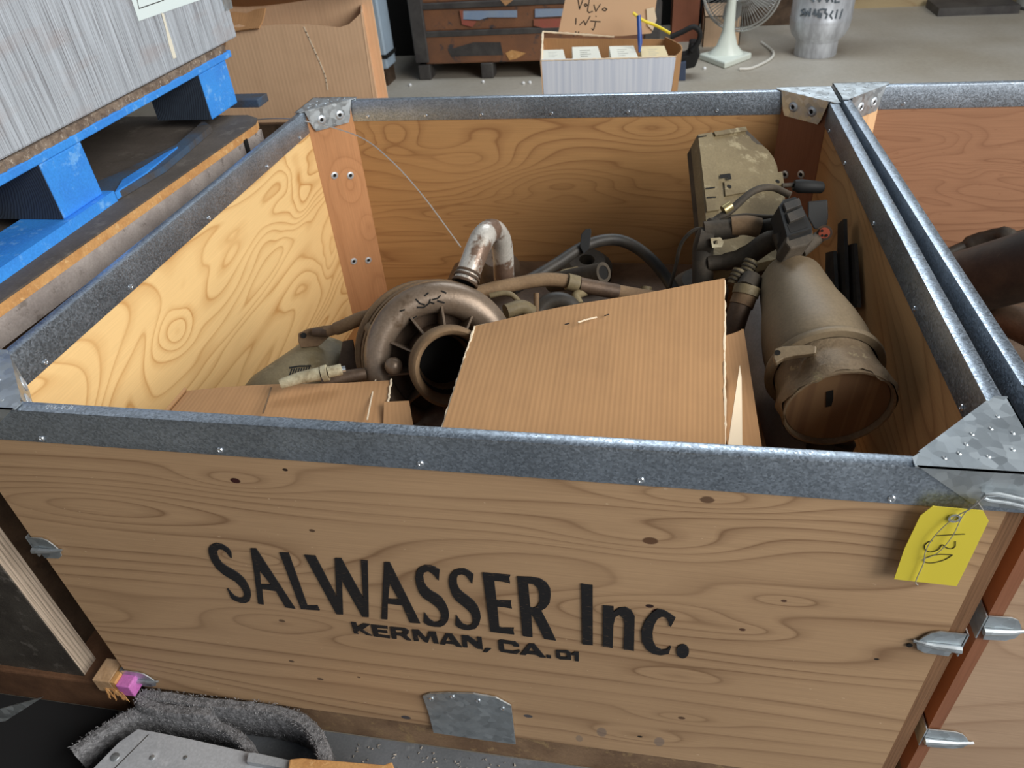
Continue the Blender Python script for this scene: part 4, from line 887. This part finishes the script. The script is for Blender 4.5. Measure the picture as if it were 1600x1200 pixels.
MB().sheet(Vector((xl, cy, zb)), Vector((X1, cy, zb)), Vector((X1, cyb, zb)), Vector((xl, cyb, zb)), .004).build('bottom', M['carton'], ct)
cs = MB()
for (pts) in ([(475,42),(490,75),(507,115),(512,140)],): cs.stroke(cr([aty(u, v, cy-.0008) for u, v in pts], 4), .004, (0, -1, 0), .0004)
cs.build('crease', M['card_edge'], ct, False)
tag(MB().box((xl-.05, cy-.02, 0), (X1-.02, cyb+.02, zb-.001)).build('dark_crate', M['cast_dark'], smooth=False), 'dark wooden crate carrying the big open carton', 'crate')
tag(MB().box((-.9, 1.95, 0), (-.25, 2.4, zb+.50)).build('dark_bundle', M['cast_dark'], smooth=False, bevel=.03), 'dark bundle seen above the open carton', 'bundle')

# strapped bluish steel stack
sk = thing('strapped_steel_stack', 'narrow blue-grey steel stack with dark straps right of the open carton', 'stack', (-.8, 4.1, 0))
y5 = 3.90
sx0, sx1 = aty(575, 100, y5).x, aty(606, 130, y5).x
M['bluesteel'] = dirty('blue_grey_steel', (.22, .29, .32), (.28, .36, .40), 5, .4, .3, .05)
M['bluesteel2'] = dirty('pale_blue_steel', (.48, .60, .72), (.42, .52, .62), 5, .35, .3, .05)
MB().box((sx0-.2, y5, .10), (sx1-.03, y5+.16, 1.10)).build('stack_body', M['bluesteel'], sk, False, .01)
MB().box((sx1-.03, y5-.01, .10), (sx1+.02, y5+.16, 1.10)).build('bright_channel', M['bluesteel2'], sk, False, .01)
for zz in (.16, .52, .82): MB().box((sx0-.21, y5-.016, zz), (sx1+.026, y5+.17, zz+.022)).build('strap', M['plast'], sk, False)
MB().box((sx0-.2, y5+.01, 0), (sx1, y5+.16, .10)).build('foot', M['cast_dark'], sk, False)

# rusty steel cabinet on legs
y6 = 4.02
rb = thing('rusty_steel_bin', 'rusty steel bin with faded blue and red stripes standing on short legs', 'bin', (.2, y6, 0))
M['rust'] = dirty('rust_brown', (.27, .125, .065), (.20, .10, .06), 3.5, .55, .2, .1, c3=(.07, .065, .07), lo=.4, hi=.6)
M['soot'] = dirty('blackened_frame', (.055, .05, .05), (.09, .085, .08), 8, .6, .2, .1)
M['fblue'] = dirty('faded_blue_paint', (.22, .30, .44), (.27, .33, .42), 6, .6, 0, .05)
M['fred'] = dirty('faded_red_paint', (.35, .09, .07), (.28, .10, .06), 6, .6, 0, .05)
xl6 = aty(645, 60, y6).x; xr6 = xl6+1.46
z_b = aty(700, 100, y6).z; z1 = aty(700, 53, y6).z; z2 = aty(700, 9, y6).z
for k, (za, zc) in enumerate(((z_b, z1-.012), (z1+.012, z2-.014), (z2+.014, z2+.22))):
    MB().box((xl6+.06, y6+.01*k, za), (xr6-.06, y6+.6, zc)).build('bin_panel', M['rust'], rb, False, .01)
for zz in (z1, z2): MB().box((xl6, y6-.004, zz-.016), (xr6, y6+.61, zz+.016)).build('cross_bar', M['soot'], rb, False, .004)
for xx in (xl6, xr6-.09): MB().box((xx, y6-.012, .10), (xx+.085, y6+.6, z2+.22)).build('corner_upright', M['soot'], rb, False, .006)
for xx in (xl6+.01, aty(752, 110, y6).x, aty(845, 110, y6).x, xr6-.12):
    MB().box((xx, y6-.01, 0), (xx+.075, y6+.10, z_b)).build('leg', M['soot'], rb, False, .006)
def onp(l, y): return [aty(u, v, y) for u, v in l]
MB().prism(onp([(724,17),(808,16),(808,27),(762,27),(750,31),(724,30)], y6-.0005), (0, -.003, 0)).build('blue_stripe', M['fblue'], rb, False)
MB().prism(onp([(836,14),(900,13),(900,24),(836,27)], y6-.0005), (0, -.003, 0)).build('blue_stripe', M['fblue'], rb, False)
MB().prism(onp([(718,16),(724,16),(724,31),(745,33),(738,42),(722,38)], y6-.0005), (0, -.003, 0)).build('red_stripe', M['fred'], rb, False)
MB().prism(onp([(834,30),(900,28),(900,44),(858,46),(834,40)], y6-.0005), (0, -.003, 0)).build('red_stripe', M['fred'], rb, False)
MB().prism(onp([(700,78),(740,66),(782,66),(786,86),(705,88)], y6-.0005), (0, -.002, 0)).build('soot_patch', M['soot'], rb, False)
MB().prism(onp([(790,83),(800,78),(822,83),(806,92),(796,94)], y6-.0025), (0, -.002, 0)).build('orange_scrap', M['lidedge'], rb, False)
MB().prism(onp([(782,0),(790,9),(802,0)], y6-.006), (0, -.002, 0)).build('cardboard_tip', M['card_plain'], rb, False)

# white box of injector cartons
y7 = 2.30
vb = thing('white_cardboard_box', 'white-fronted open cardboard box with handwriting on its raised flap', 'cardboard box', (.65, y7, 0))
f0, f1 = aty(846, 93, y7), aty(1056, 90, y7); zt = (f0.z+f1.z)/2
s = NT('white_liner'); cc = s.coord(); st = s.noise(s.vec(s.mt('MULTIPLY', cc[0], 75.), s.mt('MULTIPLY', cc[2], 1.5)), 1, 3)
M['whitecard'] = s.out(s.mix(s.ramp(st, [(.35, 0.0), (.6, 1.0)]), (.56, .62, .74), (.70, .75, .84)), .7)
x0b, x1b = aty(858, 142, y7).x-.01, aty(1048, 138, y7).x
mb = MB(); mb.prism([(f0.x, y7, f0.z), (f1.x, y7, f1.z), (x1b-.03, y7, 0), (x0b-.005, y7, 0)], (0, .006, 0)); mb.build('front_wall', M['whitecard'], vb, False)
yb7 = y7+.30
bk0, bk1 = aty(848, 50, yb7), aty(1040, 58, yb7)
MB().sheet(Vector((x0b, yb7, 0)), Vector((x1b, yb7, 0)), Vector((bk1.x, yb7, zt-.01)), Vector((bk0.x, yb7, zt+.01)), .005, 1, 1).build('back_wall', M['card'], vb)
MB().sheet(Vector((x0b, y7, 0)), Vector((x0b, yb7, 0)), Vector((bk0.x, yb7, zt)), Vector((f0.x, y7, zt)), .005).build('side_wall', M['carton'], vb)
# right side bulges outwards
mb = MB(); prof = [Vector((f1.x, y7, 0)), Vector((f1.x+.022, y7+.08, 0)), Vector((f1.x+.02, y7+.16, 0)), Vector((f1.x-.01, y7+.24, 0)), Vector((bk1.x, yb7, 0))]
pr2 = cr(prof, 4); 
for a, b in zip(pr2[:-1], pr2[1:]): mb.sheet(a+Vector((-.03, 0, 0)), b+Vector((-.03, 0, 0)), b+Vector((0, 0, zt)), a+Vector((0, 0, zt)), .004)
mb.build('side_wall', M['card'], vb)
MB().box((x0b+.01, y7+.01, .0), (x1b-.04, yb7-.01, zt-.10)).build('packed_filler', M['carton'], vb, False)
et = MB(); fray(bk0+Vector((0, -.004, .002)), aty(960, 57, yb7)+Vector((0, -.004, 0)), 24, .005); fray(Vector((f0.x, y7, zt)), Vector((f1.x, y7, zt)), 50, .003); fray(Vector((f0.x, y7, zt)), bk0, 14, .005)
et.build('torn_edge', M['card_edge'], vb)
# raised flap with handwriting
yf = yb7+.004
fl = MB().prism(onp([(872,53),(888,-25),(1030,-25),(1018,52),(975,56),(930,57)], yf), (0, .004, 0)).build('raised_flap', M['carton'], vb, False)
MB().prism(onp([(1010,14),(1022,11),(1026,30),(1020,48),(1012,40)], yf-.006), (0, .004, 0)).build('torn_strip', M['card_edge'], vb, False)
mb = MB(); qv = lambda l: P2(l, 880, 0, 10.667)
for st in ([(245,-30),(272,150),(330,-10)], [(350,80),(378,60),(405,85),(375,108),(350,80)], [(440,-30),(405,180),(430,210),(490,190)], [(512,80),(545,190),(620,70)], [(655,150),(690,130),(730,155),(700,182),(655,165),(655,150)],
           [(215,305),(210,405)], [(275,415),(345,345),(370,415),(450,270)], [(455,350),(620,362)], [(540,360),(520,460),(500,500),(475,480)], [(545,268),(550,275)], [(175,600),(210,530),(235,590),(260,530)], [(300,555),(330,570),(305,590)], [(360,585),(390,560),(420,590)]):
    mb.stroke([aty(u, v, yf-.0006) for u, v in qv(st)], .0035, (0, -1, 0), .0006)
mb.build('handwriting', M['pen'], fl, False)
for i, (u0, v0, u1, v1, u2, v2) in enumerate([(847,90,884,90,880,77), (895,92,940,88,934,72), (955,90,998,88,990,71), (1003,88,1046,88,1038,71)]):
    m1 = flat('small_carton_white', (.70, .70, .62), .7) if i < 3 else flat('small_carton_buff', (.66, .55, .33), .7)
    t3 = thing('small_white_carton', ('small white carton in the white-fronted box, leftmost of four', 'small white carton in the white-fronted box, second from the left', 'small white carton in the white-fronted box, third from the left, beside the blue pen', 'small buff carton in the white-fronted box, rightmost of four')[i], 'carton', tuple(aty(u0, v0, y7+.1)), 'small cartons in the white-fronted box')
    q = [aty(u, v, y) for u, v, y in [(u0, v0+3, y7+.02), (u1, v1+3, y7+.02), (u2, v2, y7+.16), (u2-(u1-u0)*.9, v2+1, y7+.16)]]
    dz = Vector((0, 0, -.13))
    MB().hexa([p+dz for p in q]+q).build('carton', m1, t3, False, .002)
    mb = MB()
    for k in range(4):
        a = q[0].lerp(q[3], .25+.15*k); b = q[1].lerp(q[2], .25+.15*k); mb.stroke([a.lerp(b, .3), a.lerp(b, .3+.12*(k % 2)+.25)], .003, (0, 0, 1), .0006)
    mb.build('printed_lines', flat('faded_print', (.35, .36, .34), .8), t3, False)
bp_ = thing('blue_pen', 'blue pen standing upright in the white-fronted box', 'pen', tuple(aty(1000, 80, y7+.1)))
MB().tube([aty(999, 82, y7+.10), aty(1000, 66, y7+.11), aty(998, 24, y7+.14)], [.004, .009, .008], 10).build('barrel', flat('pen_blue', (.04, .10, .36), .35), bp_)
tag(MB().tube(cr([aty(989, 20, y7+.2), aty(1005, 32, y7+.2), aty(1025, 40, y7+.2), aty(1047, 52, y7+.18)], 5), .0055, 8).build('yellow_cord', flat('yellow_plastic', (.80, .62, .03), .4)), 'yellow cord looping out of the white-fronted box', 'cord')  # loose plastic cord hanging out of the box

# black bag-like strap thing
bg = thing('black_power_tool', 'black tool with curved strap between the white-fronted box and the fan', 'tool', tuple(atz(1062, 112, 0)))
yk = 3.88
MB().prism(onp([(1050,92),(1075,86),(1078,68),(1090,68),(1094,86),(1086,106),(1052,112)], yk), (0, .12, 0)).build('body', M['plast'], bg, False, .01)
MB().tube(cr([aty(1048, 58, yk), aty(1066, 50, yk), aty(1084, 42, yk), aty(1094, 52, yk), aty(1090, 68, yk), aty(1080, 80, yk)], 5), .014, 10).build('strap', M['plast'], bg)
MB().prism([Vector((p.x, p.y, 0 if i > 1 else p.z)) for i, p in enumerate(onp([(1054,100),(1072,96),(1072,114),(1055,116)], yk-.02))], (0, .06, 0)).build('foot', flat('dark_blue_plastic', (.05, .07, .12), .5), bg, False, .004)

# fan
fc = atz(1133, 100, 0)
fan = thing('desk_fan', 'white desk fan with round wire guard standing on the concrete floor', 'fan', (fc.x, fc.y, 0))
M['fanw'] = flat('fan_white', (.68, .73, .66), .35)
b = [atz(1092, 93, 0), atz(1132, 108, 0), atz(1174, 92, 0), atz(1135, 82, 0)]
up_ = Vector((0, 0, .035))
MB().hexa(b+[p+up_ for p in b]).build('base', M['fanw'], fan, False, .008)
cB = (b[0]+b[1]+b[2]+b[3])/4+up_; yfz = cB.y
tz = aty(1143, 12, yfz); 
mb = MB(); pr3 = []
prof = [(.0, .105, .06), (.05, .06, .045), (.13, .035, .035), (.28, .026, .03), (.42, .024, .028)]
n4 = 16; vs = []
top_off = (tz-cB); top_off = Vector((top_off.x, 0, 0))
for (h, a, bb) in prof:
    for k in range(n4):
        an = 2*PI*k/n4; vs.append(cB+Vector((a*math.cos(an), bb*math.sin(an), h))+top_off*(h/.42))
fs = [(j*n4+k, j*n4+(k+1) % n4, (j+1)*n4+(k+1) % n4, (j+1)*n4+k) for j in range(4) for k in range(n4)]+[tuple(range(4*n4, 5*n4))]
mb.add(vs, fs).build('column', M['fanw'], fan)
hd = cB+top_off+Vector((0, 0, .46)); fdir = Vector((.62, -.75, .05)).normalized()*-1
hc = aty(1160, -18, yfz+.10)
MB().lathe([(1e-5, -.13), (.05, -.12), (.062, -.08), (.06, -.02), (.05, .0), (1e-5, .0)], hd, (hc-hd), 24).build('motor_housing', M['fanw'], fan)
gd = Vector((.25, .95, -.1)).normalized(); R_g = .225
gx, gy, gz = frame(gd)
M['wireg'] = flat('guard_wire', (.45, .45, .43), .35, .6)
mb = MB()
for (rad, off, rw) in ((R_g, 0, .006), (R_g*.93, -.03, .003), (R_g*.93, .03, .003), (.06, -.055, .003), (.06, .055, .003)):
    mb.tube([hc+gd*off+(gx*math.cos(a*PI/24)+gy*math.sin(a*PI/24))*rad for a in range(48)], rw, 6, closed=True)
for k in range(72):
    a = 2*PI*k/72; e = gx*math.cos(a)+gy*math.sin(a)
    for sg in (-1, 1): mb.tube([hc+gd*.055*sg+e*.06, hc+gd*.045*sg+e*R_g*.6, hc+gd*.03*sg+e*R_g*.93, hc+e*R_g], .0014, 4, False)
mb.build('wire_guard', M['wireg'], fan)
mb = MB()
for k in range(4):
    a = 2*PI*k/4+.4; e = gx*math.cos(a)+gy*math.sin(a); t_ = gd.cross(e)
    mb.prism([hc+e*.04-t_*.02-gd*.01, hc+e*.12-t_*.065-gd*.02, hc+e*.18-t_*.05-gd*.015, hc+e*.185+t_*.03+gd*.01, hc+e*.12+t_*.05+gd*.02, hc+e*.04+t_*.02+gd*.01], gd*.002)
mb.lathe([(.045, -.03), (.045, .03), (1e-5, .035)], hc, gd, 20)
mb.build('blade_hub', flat('fan_blade_grey', (.30, .30, .29), .4), fan)
tag(MB().tube(cr([atz(1155, 108, .01), atz(1172, 107, .008), atz(1190, 100, .008), atz(1206, 90, .008), atz(1207, 80, .008), atz(1190, 66, .008)], 6), .008, 8).build('power_cord', flat('white_cord', (.62, .60, .54), .5)), 'white power cord on the floor right of the fan base', 'cord')

# cartons behind the fan
def simplebox(name, lab, a, b, mt, cat='cardboard box'):
    t = thing(name, lab, cat, ((a[0]+b[0])/2, a[1], a[2]))
    x0, y0, z0 = a; x1, y1, z1 = b
    MB().sheet(Vector((x0, y0, z0)), Vector((x1, y0, z0)), Vector((x1, y0, z1)), Vector((x0, y0, z1)), .006).build('front_wall', mt, t)
    MB().sheet(Vector((x1, y0, z0)), Vector((x1, y1, z0)), Vector((x1, y1, z1)), Vector((x1, y0, z1)), .006).build('side_wall', mt, t)
    MB().sheet(Vector((x0, y1, z0)), Vector((x0, y0, z0)), Vector((x0, y0, z1)), Vector((x0, y1, z1)), .006).build('side_wall', mt, t)
    MB().sheet(Vector((x1, y1, z0)), Vector((x0, y1, z0)), Vector((x0, y1, z1)), Vector((x1, y1, z1)), .006).build('back_wall', mt, t)
    MB().sheet(Vector((x0, y0, z1)), Vector((x1, y0, z1)), Vector((x1, y1, z1)), Vector((x0, y1, z1)), .006).build('top_flap', mt, t)
    return t
M['redcard'] = card('reddish_carton', (.34, .13, .075), (.24, .10, .06), .02, .01, .4)
M['browncard'] = card('dark_brown_carton', (.30, .165, .09), (.22, .12, .07), .02, .01, .4)
M['carton2'] = card('pale_tan_carton', (.62, .43, .28), (.5, .34, .22), .02, .01, .4)
simplebox('reddish_carton', 'reddish brown carton behind the black tool', (aty(1048, 50, 4.75).x, 4.75, 0), (aty(1092, 50, 4.75).x, 5.2, .62), M['redcard'])
simplebox('tan_carton', 'pale tan carton directly behind the fan column', (aty(1092, 60, 4.70).x+.02, 4.60, 0), (aty(1156, 60, 4.60).x, 5.0, aty(1120, 25, 4.6).z), M['carton2'])
simplebox('brown_carton', 'dark brown carton between the fan and the gas cylinder', (aty(1160, 30, 5.10).x, 5.10, .17), (aty(1246, 30, 5.1).x, 5.5, .9), M['browncard'])
tag(MB().box((aty(1160, 30, 5.10).x-.1, 5.12, 0), (aty(1246, 30, 5.1).x+.1, 5.5, .168)).build('low_pallet', M['cast_dark'], smooth=False), 'dark low pallet under the brown carton', 'pallet')
tag(MB().box((aty(1020, 30, 5.0).x, 5.25, 0), (aty(1160, 30, 5.10).x-.12, 5.5, 1.2)).build('dark_rack', M['plast'], smooth=False), 'dark rack behind the fan and the cartons', 'rack')

tag(MB().box((aty(618, 100, 4.6).x-.35, 4.62, 0), (xl6+.02, 5.2, 1.4)).build('dark_gap_block', M['plast'], smooth=False), 'tall black block put in the gap left of the rusty bin', 'cabinet')  # plain black box filling the dark gap beside the bin
# gas cylinder
gcx = atz(1273, 84, 0); gas = thing('gas_cylinder', 'silver aluminium gas cylinder with stencilled number standing on the floor', 'gas cylinder', (gcx.x, gcx.y, 0))
s = NT('scuffed_aluminium'); n_ = s.noise(s.vec(s.mt('MULTIPLY', s.coord()[0], 22.), s.mt('MULTIPLY', s.coord()[1], 22.), s.mt('MULTIPLY', s.coord()[2], 6.)), 1, 5, .6)
M['alu'] = s.out(s.mix(s.ramp(n_, [(.35, 0.0), (.65, 1.0)]), (.44, .46, .50), (.72, .76, .82)), .42, .45)
gr = .168
MB().lathe([(.118, 0), (.120, .004), (.118, .075), (.122, .085), (.150, .115), (.164, .150), (.168, .185), (gr, .190), (gr+.003, .200), (gr, .210), (gr, .48), (gr+.004, .49), (gr+.004, .50), (gr, .51), (gr, .72), (.15, .80), (.08, .86), (1e-5, .88)], (gcx.x, gcx.y, 0), (0, 0, 1), 48).build('cylinder_body', M['alu'], gas)
MB().lathe([(.10, .84), (.105, .95), (.10, .95), (.095, .84)], (gcx.x, gcx.y, 0), (0, 0, 1), 32).build('valve_collar', M['alu'], gas)
def oncyl(u, v):
    r = ray(u, v); dx, dy = CAMP.x-gcx.x, CAMP.y-gcx.y; rr2 = gr+.0012
    a = r.x*r.x+r.y*r.y; b_ = 2*(dx*r.x+dy*r.y); c_ = dx*dx+dy*dy-rr2*rr2; dsc = b_*b_-4*a*c_
    if dsc < 0: dsc = 0
    return CAMP+r*((-b_-math.sqrt(dsc))/(2*a))
mb = MB(); qg = lambda l: P2(l, 1225, 0, 13.33)
for st in ([(425,190),(360,215),(390,260),(430,290),(340,325)], [(440,190),(450,330),(490,240),(530,330),(555,180)], [(610,290),(650,200),(665,330)], [(600,290),(690,290)], [(770,200),(720,215),(715,350),(765,360),(775,290),(725,285)], [(800,190),(880,200),(850,260),(900,300),(870,380)],
           [(1015,230),(960,320),(1000,390)], [(1110,210),(1070,380)], [(1215,200),(1160,380)]):
    p = [oncyl(u, v) for u, v in qg(st)]; mb.stroke(p, .010, (CAMP-p[0]).normalized(), .001)
for st in ([(560,-60),(620,30)], [(700,-60),(740,30),(780,-60)], [(860,-60),(900,40),(960,-60)], [(1000,-60),(1010,40)], [(1080,-60),(1060,50),(1150,40)]):
    p = [oncyl(u, v) for u, v in qg(st)]; mb.stroke(p, .010, (CAMP-p[0]).normalized(), .001)
mb.build('stencilled_number', flat('grey_stencil', (.09, .11, .13), .7), gas, False)
# white drum at the right edge of the floor
dr = atz(1612, 12, 0)
drm = thing('white_drum', 'white drum with dark rings at the far right edge', 'drum', (dr.x, dr.y, 0))
MB().lathe([(.14, 0), (.145, .02), (.145, .5), (1e-5, .5)], (dr.x+.05, dr.y, 0), (0, 0, 1), 32).build('drum_body', flat('drum_white', (.45, .44, .40), .5), drm)
for zz in (.0, .2): MB().lathe([(.146, zz), (.151, zz+.01), (.146, zz+.02)], (dr.x+.05, dr.y, 0), (0, 0, 1), 32).build('drum_ring', M['soot'], drm)
tag(MB().box((dr.x-.62, 5.2, 0), (dr.x-.13, 5.5, .05)).build('dark_plank', M['soot'], smooth=False), 'dark plank on the floor beside the white drum', 'plank')

# ------------------------------------------------------------------ in front, on the floor
M['felt'] = dirty('grey_matted_felt', (.10, .10, .105), (.22, .22, .23), 120, .95, 0, 1.0, c3=(.35, .35, .36), det=3)
M['frontfloor'] = dirty('blue_grey_dusty_sheet', (.16, .17, .185), (.13, .14, .15), 10, .55, 0, .1, c3=(.2, .21, .22))
tag(MB().box((-.05, -2.6, .0005), (3.0, .004, .004)).build('steel_sheet', M['frontfloor'], smooth=False), 'flat blue-grey steel sheet on the floor in front of the crate', 'sheet')  # extended far out of view to darken what the front rail reflects
tag(MB().box((-.9, -.62, .0005), (-.055, -.012, .006)).build('black_floor_sheet', flat('sheet_black', (.012, .012, .013), .85), smooth=False), 'flat black sheet on the floor at the lower left corner', 'mat')  # flat black sheet covering the dark patch of floor here
def felt(label, px, z0, h, th, seed):
    t = thing('felt_strap', label, 'felt strap', tuple(atz(px[0][0], px[0][1], z0)))
    P = cr([atz(u, v, z0+h) for u, v in px], 8); n = len(P); mb = MB(); vs = []; rnd = random.Random(seed); sec = 8
    for i, p in enumerate(P):
        tn_ = (P[min(i+1, n-1)]-P[max(i-1, 0)]); tn_.z = 0; tn_.normalize(); sd = Vector((-tn_.y, tn_.x, 0))
        for k in range(sec):
            a = 2*PI*k/sec+PI/8; cx2, cz2 = math.cos(a), math.sin(a)
            w2 = th/2*(1 if abs(cx2) > .5 else .6)*(1 if cx2 > 0 else -1)
            zz = -h*.5+(h*.5)*(1 if cz2 > 0 else -1)*(1 if abs(cz2) > .5 else .85)
            vs.append(Vector((p.x, p.y, z0+h))+sd*(w2+rnd.uniform(-.0008, .0008))+Vector((0, 0, zz+rnd.uniform(-.001, .001))))
    fs = [(i*sec+k, i*sec+(k+1) % sec, (i+1)*sec+(k+1) % sec, (i+1)*sec+k) for i in range(n-1) for k in range(sec)]+[tuple(range(sec)), tuple(range((n-1)*sec, n*sec))]
    mb.add(vs, fs).build('strap', M['felt'], t)
    fz = MB()
    for k in range(2600):
        i = rnd.randrange(n-1); p = P[i].lerp(P[i+1], rnd.random()); tn_ = (P[i+1]-P[i]).normalized(); sd = Vector((-tn_.y, tn_.x, 0))
        top = rnd.random() < .45
        o_ = sd*rnd.uniform(-th/2, th/2) if top else sd*(th/2*(-1 if rnd.random() < .8 else 1))
        b_ = Vector((p.x, p.y, z0+h if top else z0+rnd.uniform(.1, 1)*h))+o_
        d_ = Vector((rnd.uniform(-1, 1), rnd.uniform(-1, 1), rnd.uniform(-.2, 1))).normalized()*rnd.uniform(.002, .0055)
        s_ = Vector((rnd.uniform(-1, 1), rnd.uniform(-1, 1), 0)).normalized()*.0006
        fz.add([b_-s_, b_+s_, b_+d_], [(0, 1, 2)])
    o = fz.build('loose_fibres', flat('fibre_grey', (.30, .30, .31), .95), t, False); o['kind'] = 'stuff'
felt('grey matted felt strap looping along the foot of the crate, the rear one', [(330,1112),(270,1108),(225,1098),(222,1086),(250,1086),(300,1094),(360,1100),(420,1107),(468,1122),(495,1150),(506,1185),(506,1230)], .005, .085, .022, 3)
felt('grey matted felt strap curling over the steel plate, the front one', [(112,1172),(150,1145),(190,1120),(220,1112),(270,1118),(325,1128),(365,1145),(390,1172),(398,1215)], .005, .070, .018, 5)
hs = thing('grey_bracket_plate', 'grey riveted steel plate in the lower left foreground', 'steel plate', tuple(atz(260, 1190, .09)))
zq = .080
pl = [atz(u, v, zq) for u, v in [(215,1139),(240,1143),(300,1155),(388,1175),(476,1192),(470,1260),(60,1300),(100,1245),(150,1196),(185,1160)]]
MB().prism(pl, (0, 0, -.004)).build('plate', dirty('grey_painted_steel', (.46, .48, .51), (.40, .42, .45), 8, .5, .1, .1, c3=(.52, .54, .57)), hs, False, .001)
for (u, v, r_) in ((180, 1183, .0075), (238, 1184, .0045), (290, 1184, .0035)):
    MB().lathe([(r_, 0), (r_*.9, .0014), (r_*.6, .0018), (1e-5, .0018)], atz(u, v, zq), (0, 0, 1), 18).build('rivet', M['galv_plate'], hs)
MB().stroke([atz(u, v, zq) for u, v in [(232,1148),(215,1165),(170,1210)]], .0015, (0, 0, 1), .0005).build('scratch', M['soot'], hs, False)
MB().prism([atz(u, v, zq+.012) for u, v in [(388,1176),(400,1176),(478,1193),(470,1205),(385,1190)]], (0, 0, -.012)).build('raised_edge', dirty('grey_channel', (.42, .44, .47), (.30, .32, .34), 8, .5, .1, .1), hs, False, .001)
MB().prism([p+Vector((0, 0, -.0045)) for p in [pl[0], pl[3], pl[5], pl[6]]], (0, 0, -.07)).build('pedestal', M['soot'], hs, False)
ot_ = thing('cardboard_offcut', 'orange-brown cardboard offcut at the bottom edge in front of the crate', 'cardboard', tuple(atz(520, 1200, .10)))
MB().prism([atz(u, v, .10) for u, v in [(452,1186),(470,1184),(600,1195),(612,1190),(640,1260),(440,1260)]], (0, 0, -.02)).build('sheet', M['lidedge'], ot_, False, .002)
MB().prism([atz(u, v, .079) for u, v in [(470,1196),(600,1204),(630,1260),(450,1260)]], (0, 0, -.074)).build('backing', M['soot'], ot_, False)
tag(MB().prism([aty(u, v, -.20) for u, v in [(-20,1112),(0,1108),(66,1090),(8,1127),(-20,1130)]], (0, .002, -.001)).build('sheet_metal_scrap', M['galv_plate'], smooth=False), 'grey triangular sheet metal scrap at the lower left edge', 'sheet metal')
# splinters and chips on the floor
mb = MB(); rnd = random.Random(4)
for k in range(170):
    u, v = rnd.uniform(520, 1180), 0
    x = rnd.uniform(.40, 1.1); y = -abs(rnd.gauss(0, .035))-.002
    p = Vector((x, y, .0045)); d_ = Vector((rnd.uniform(-1, 1), rnd.uniform(-1, 1), .3)).normalized()*rnd.uniform(.001, .006); s_ = Vector((-d_.y, d_.x, 0)).normalized()*rnd.uniform(.0006, .0018)
    mb.prism([p-s_, p+s_, p+d_+s_*.4], (0, 0, .0012))
o = mb.build('wood_chips', flat('chip_pale', (.45, .40, .34), .9), smooth=False); tag(o, 'small pale chips scattered along the foot of the crate', 'chips'); o['kind'] = 'stuff'
for (u, v, r_) in ((588, 133, .012), (666, 127, .014), (755, 127, .014), (826, 129, .016), (1100, 106, .012)):
    pass
mb = MB()
for (u, v) in ((641, 133), (755, 128), (828, 129), (818, 130), (1101, 107)): mb.ball(atz(u, v, .006), .010, 6)
o = mb.build('paper_bits', flat('bit_white', (.75, .76, .76), .6), smooth=True); tag(o, 'white crumbs of litter on the concrete behind the crate', 'litter'); o['kind'] = 'stuff'
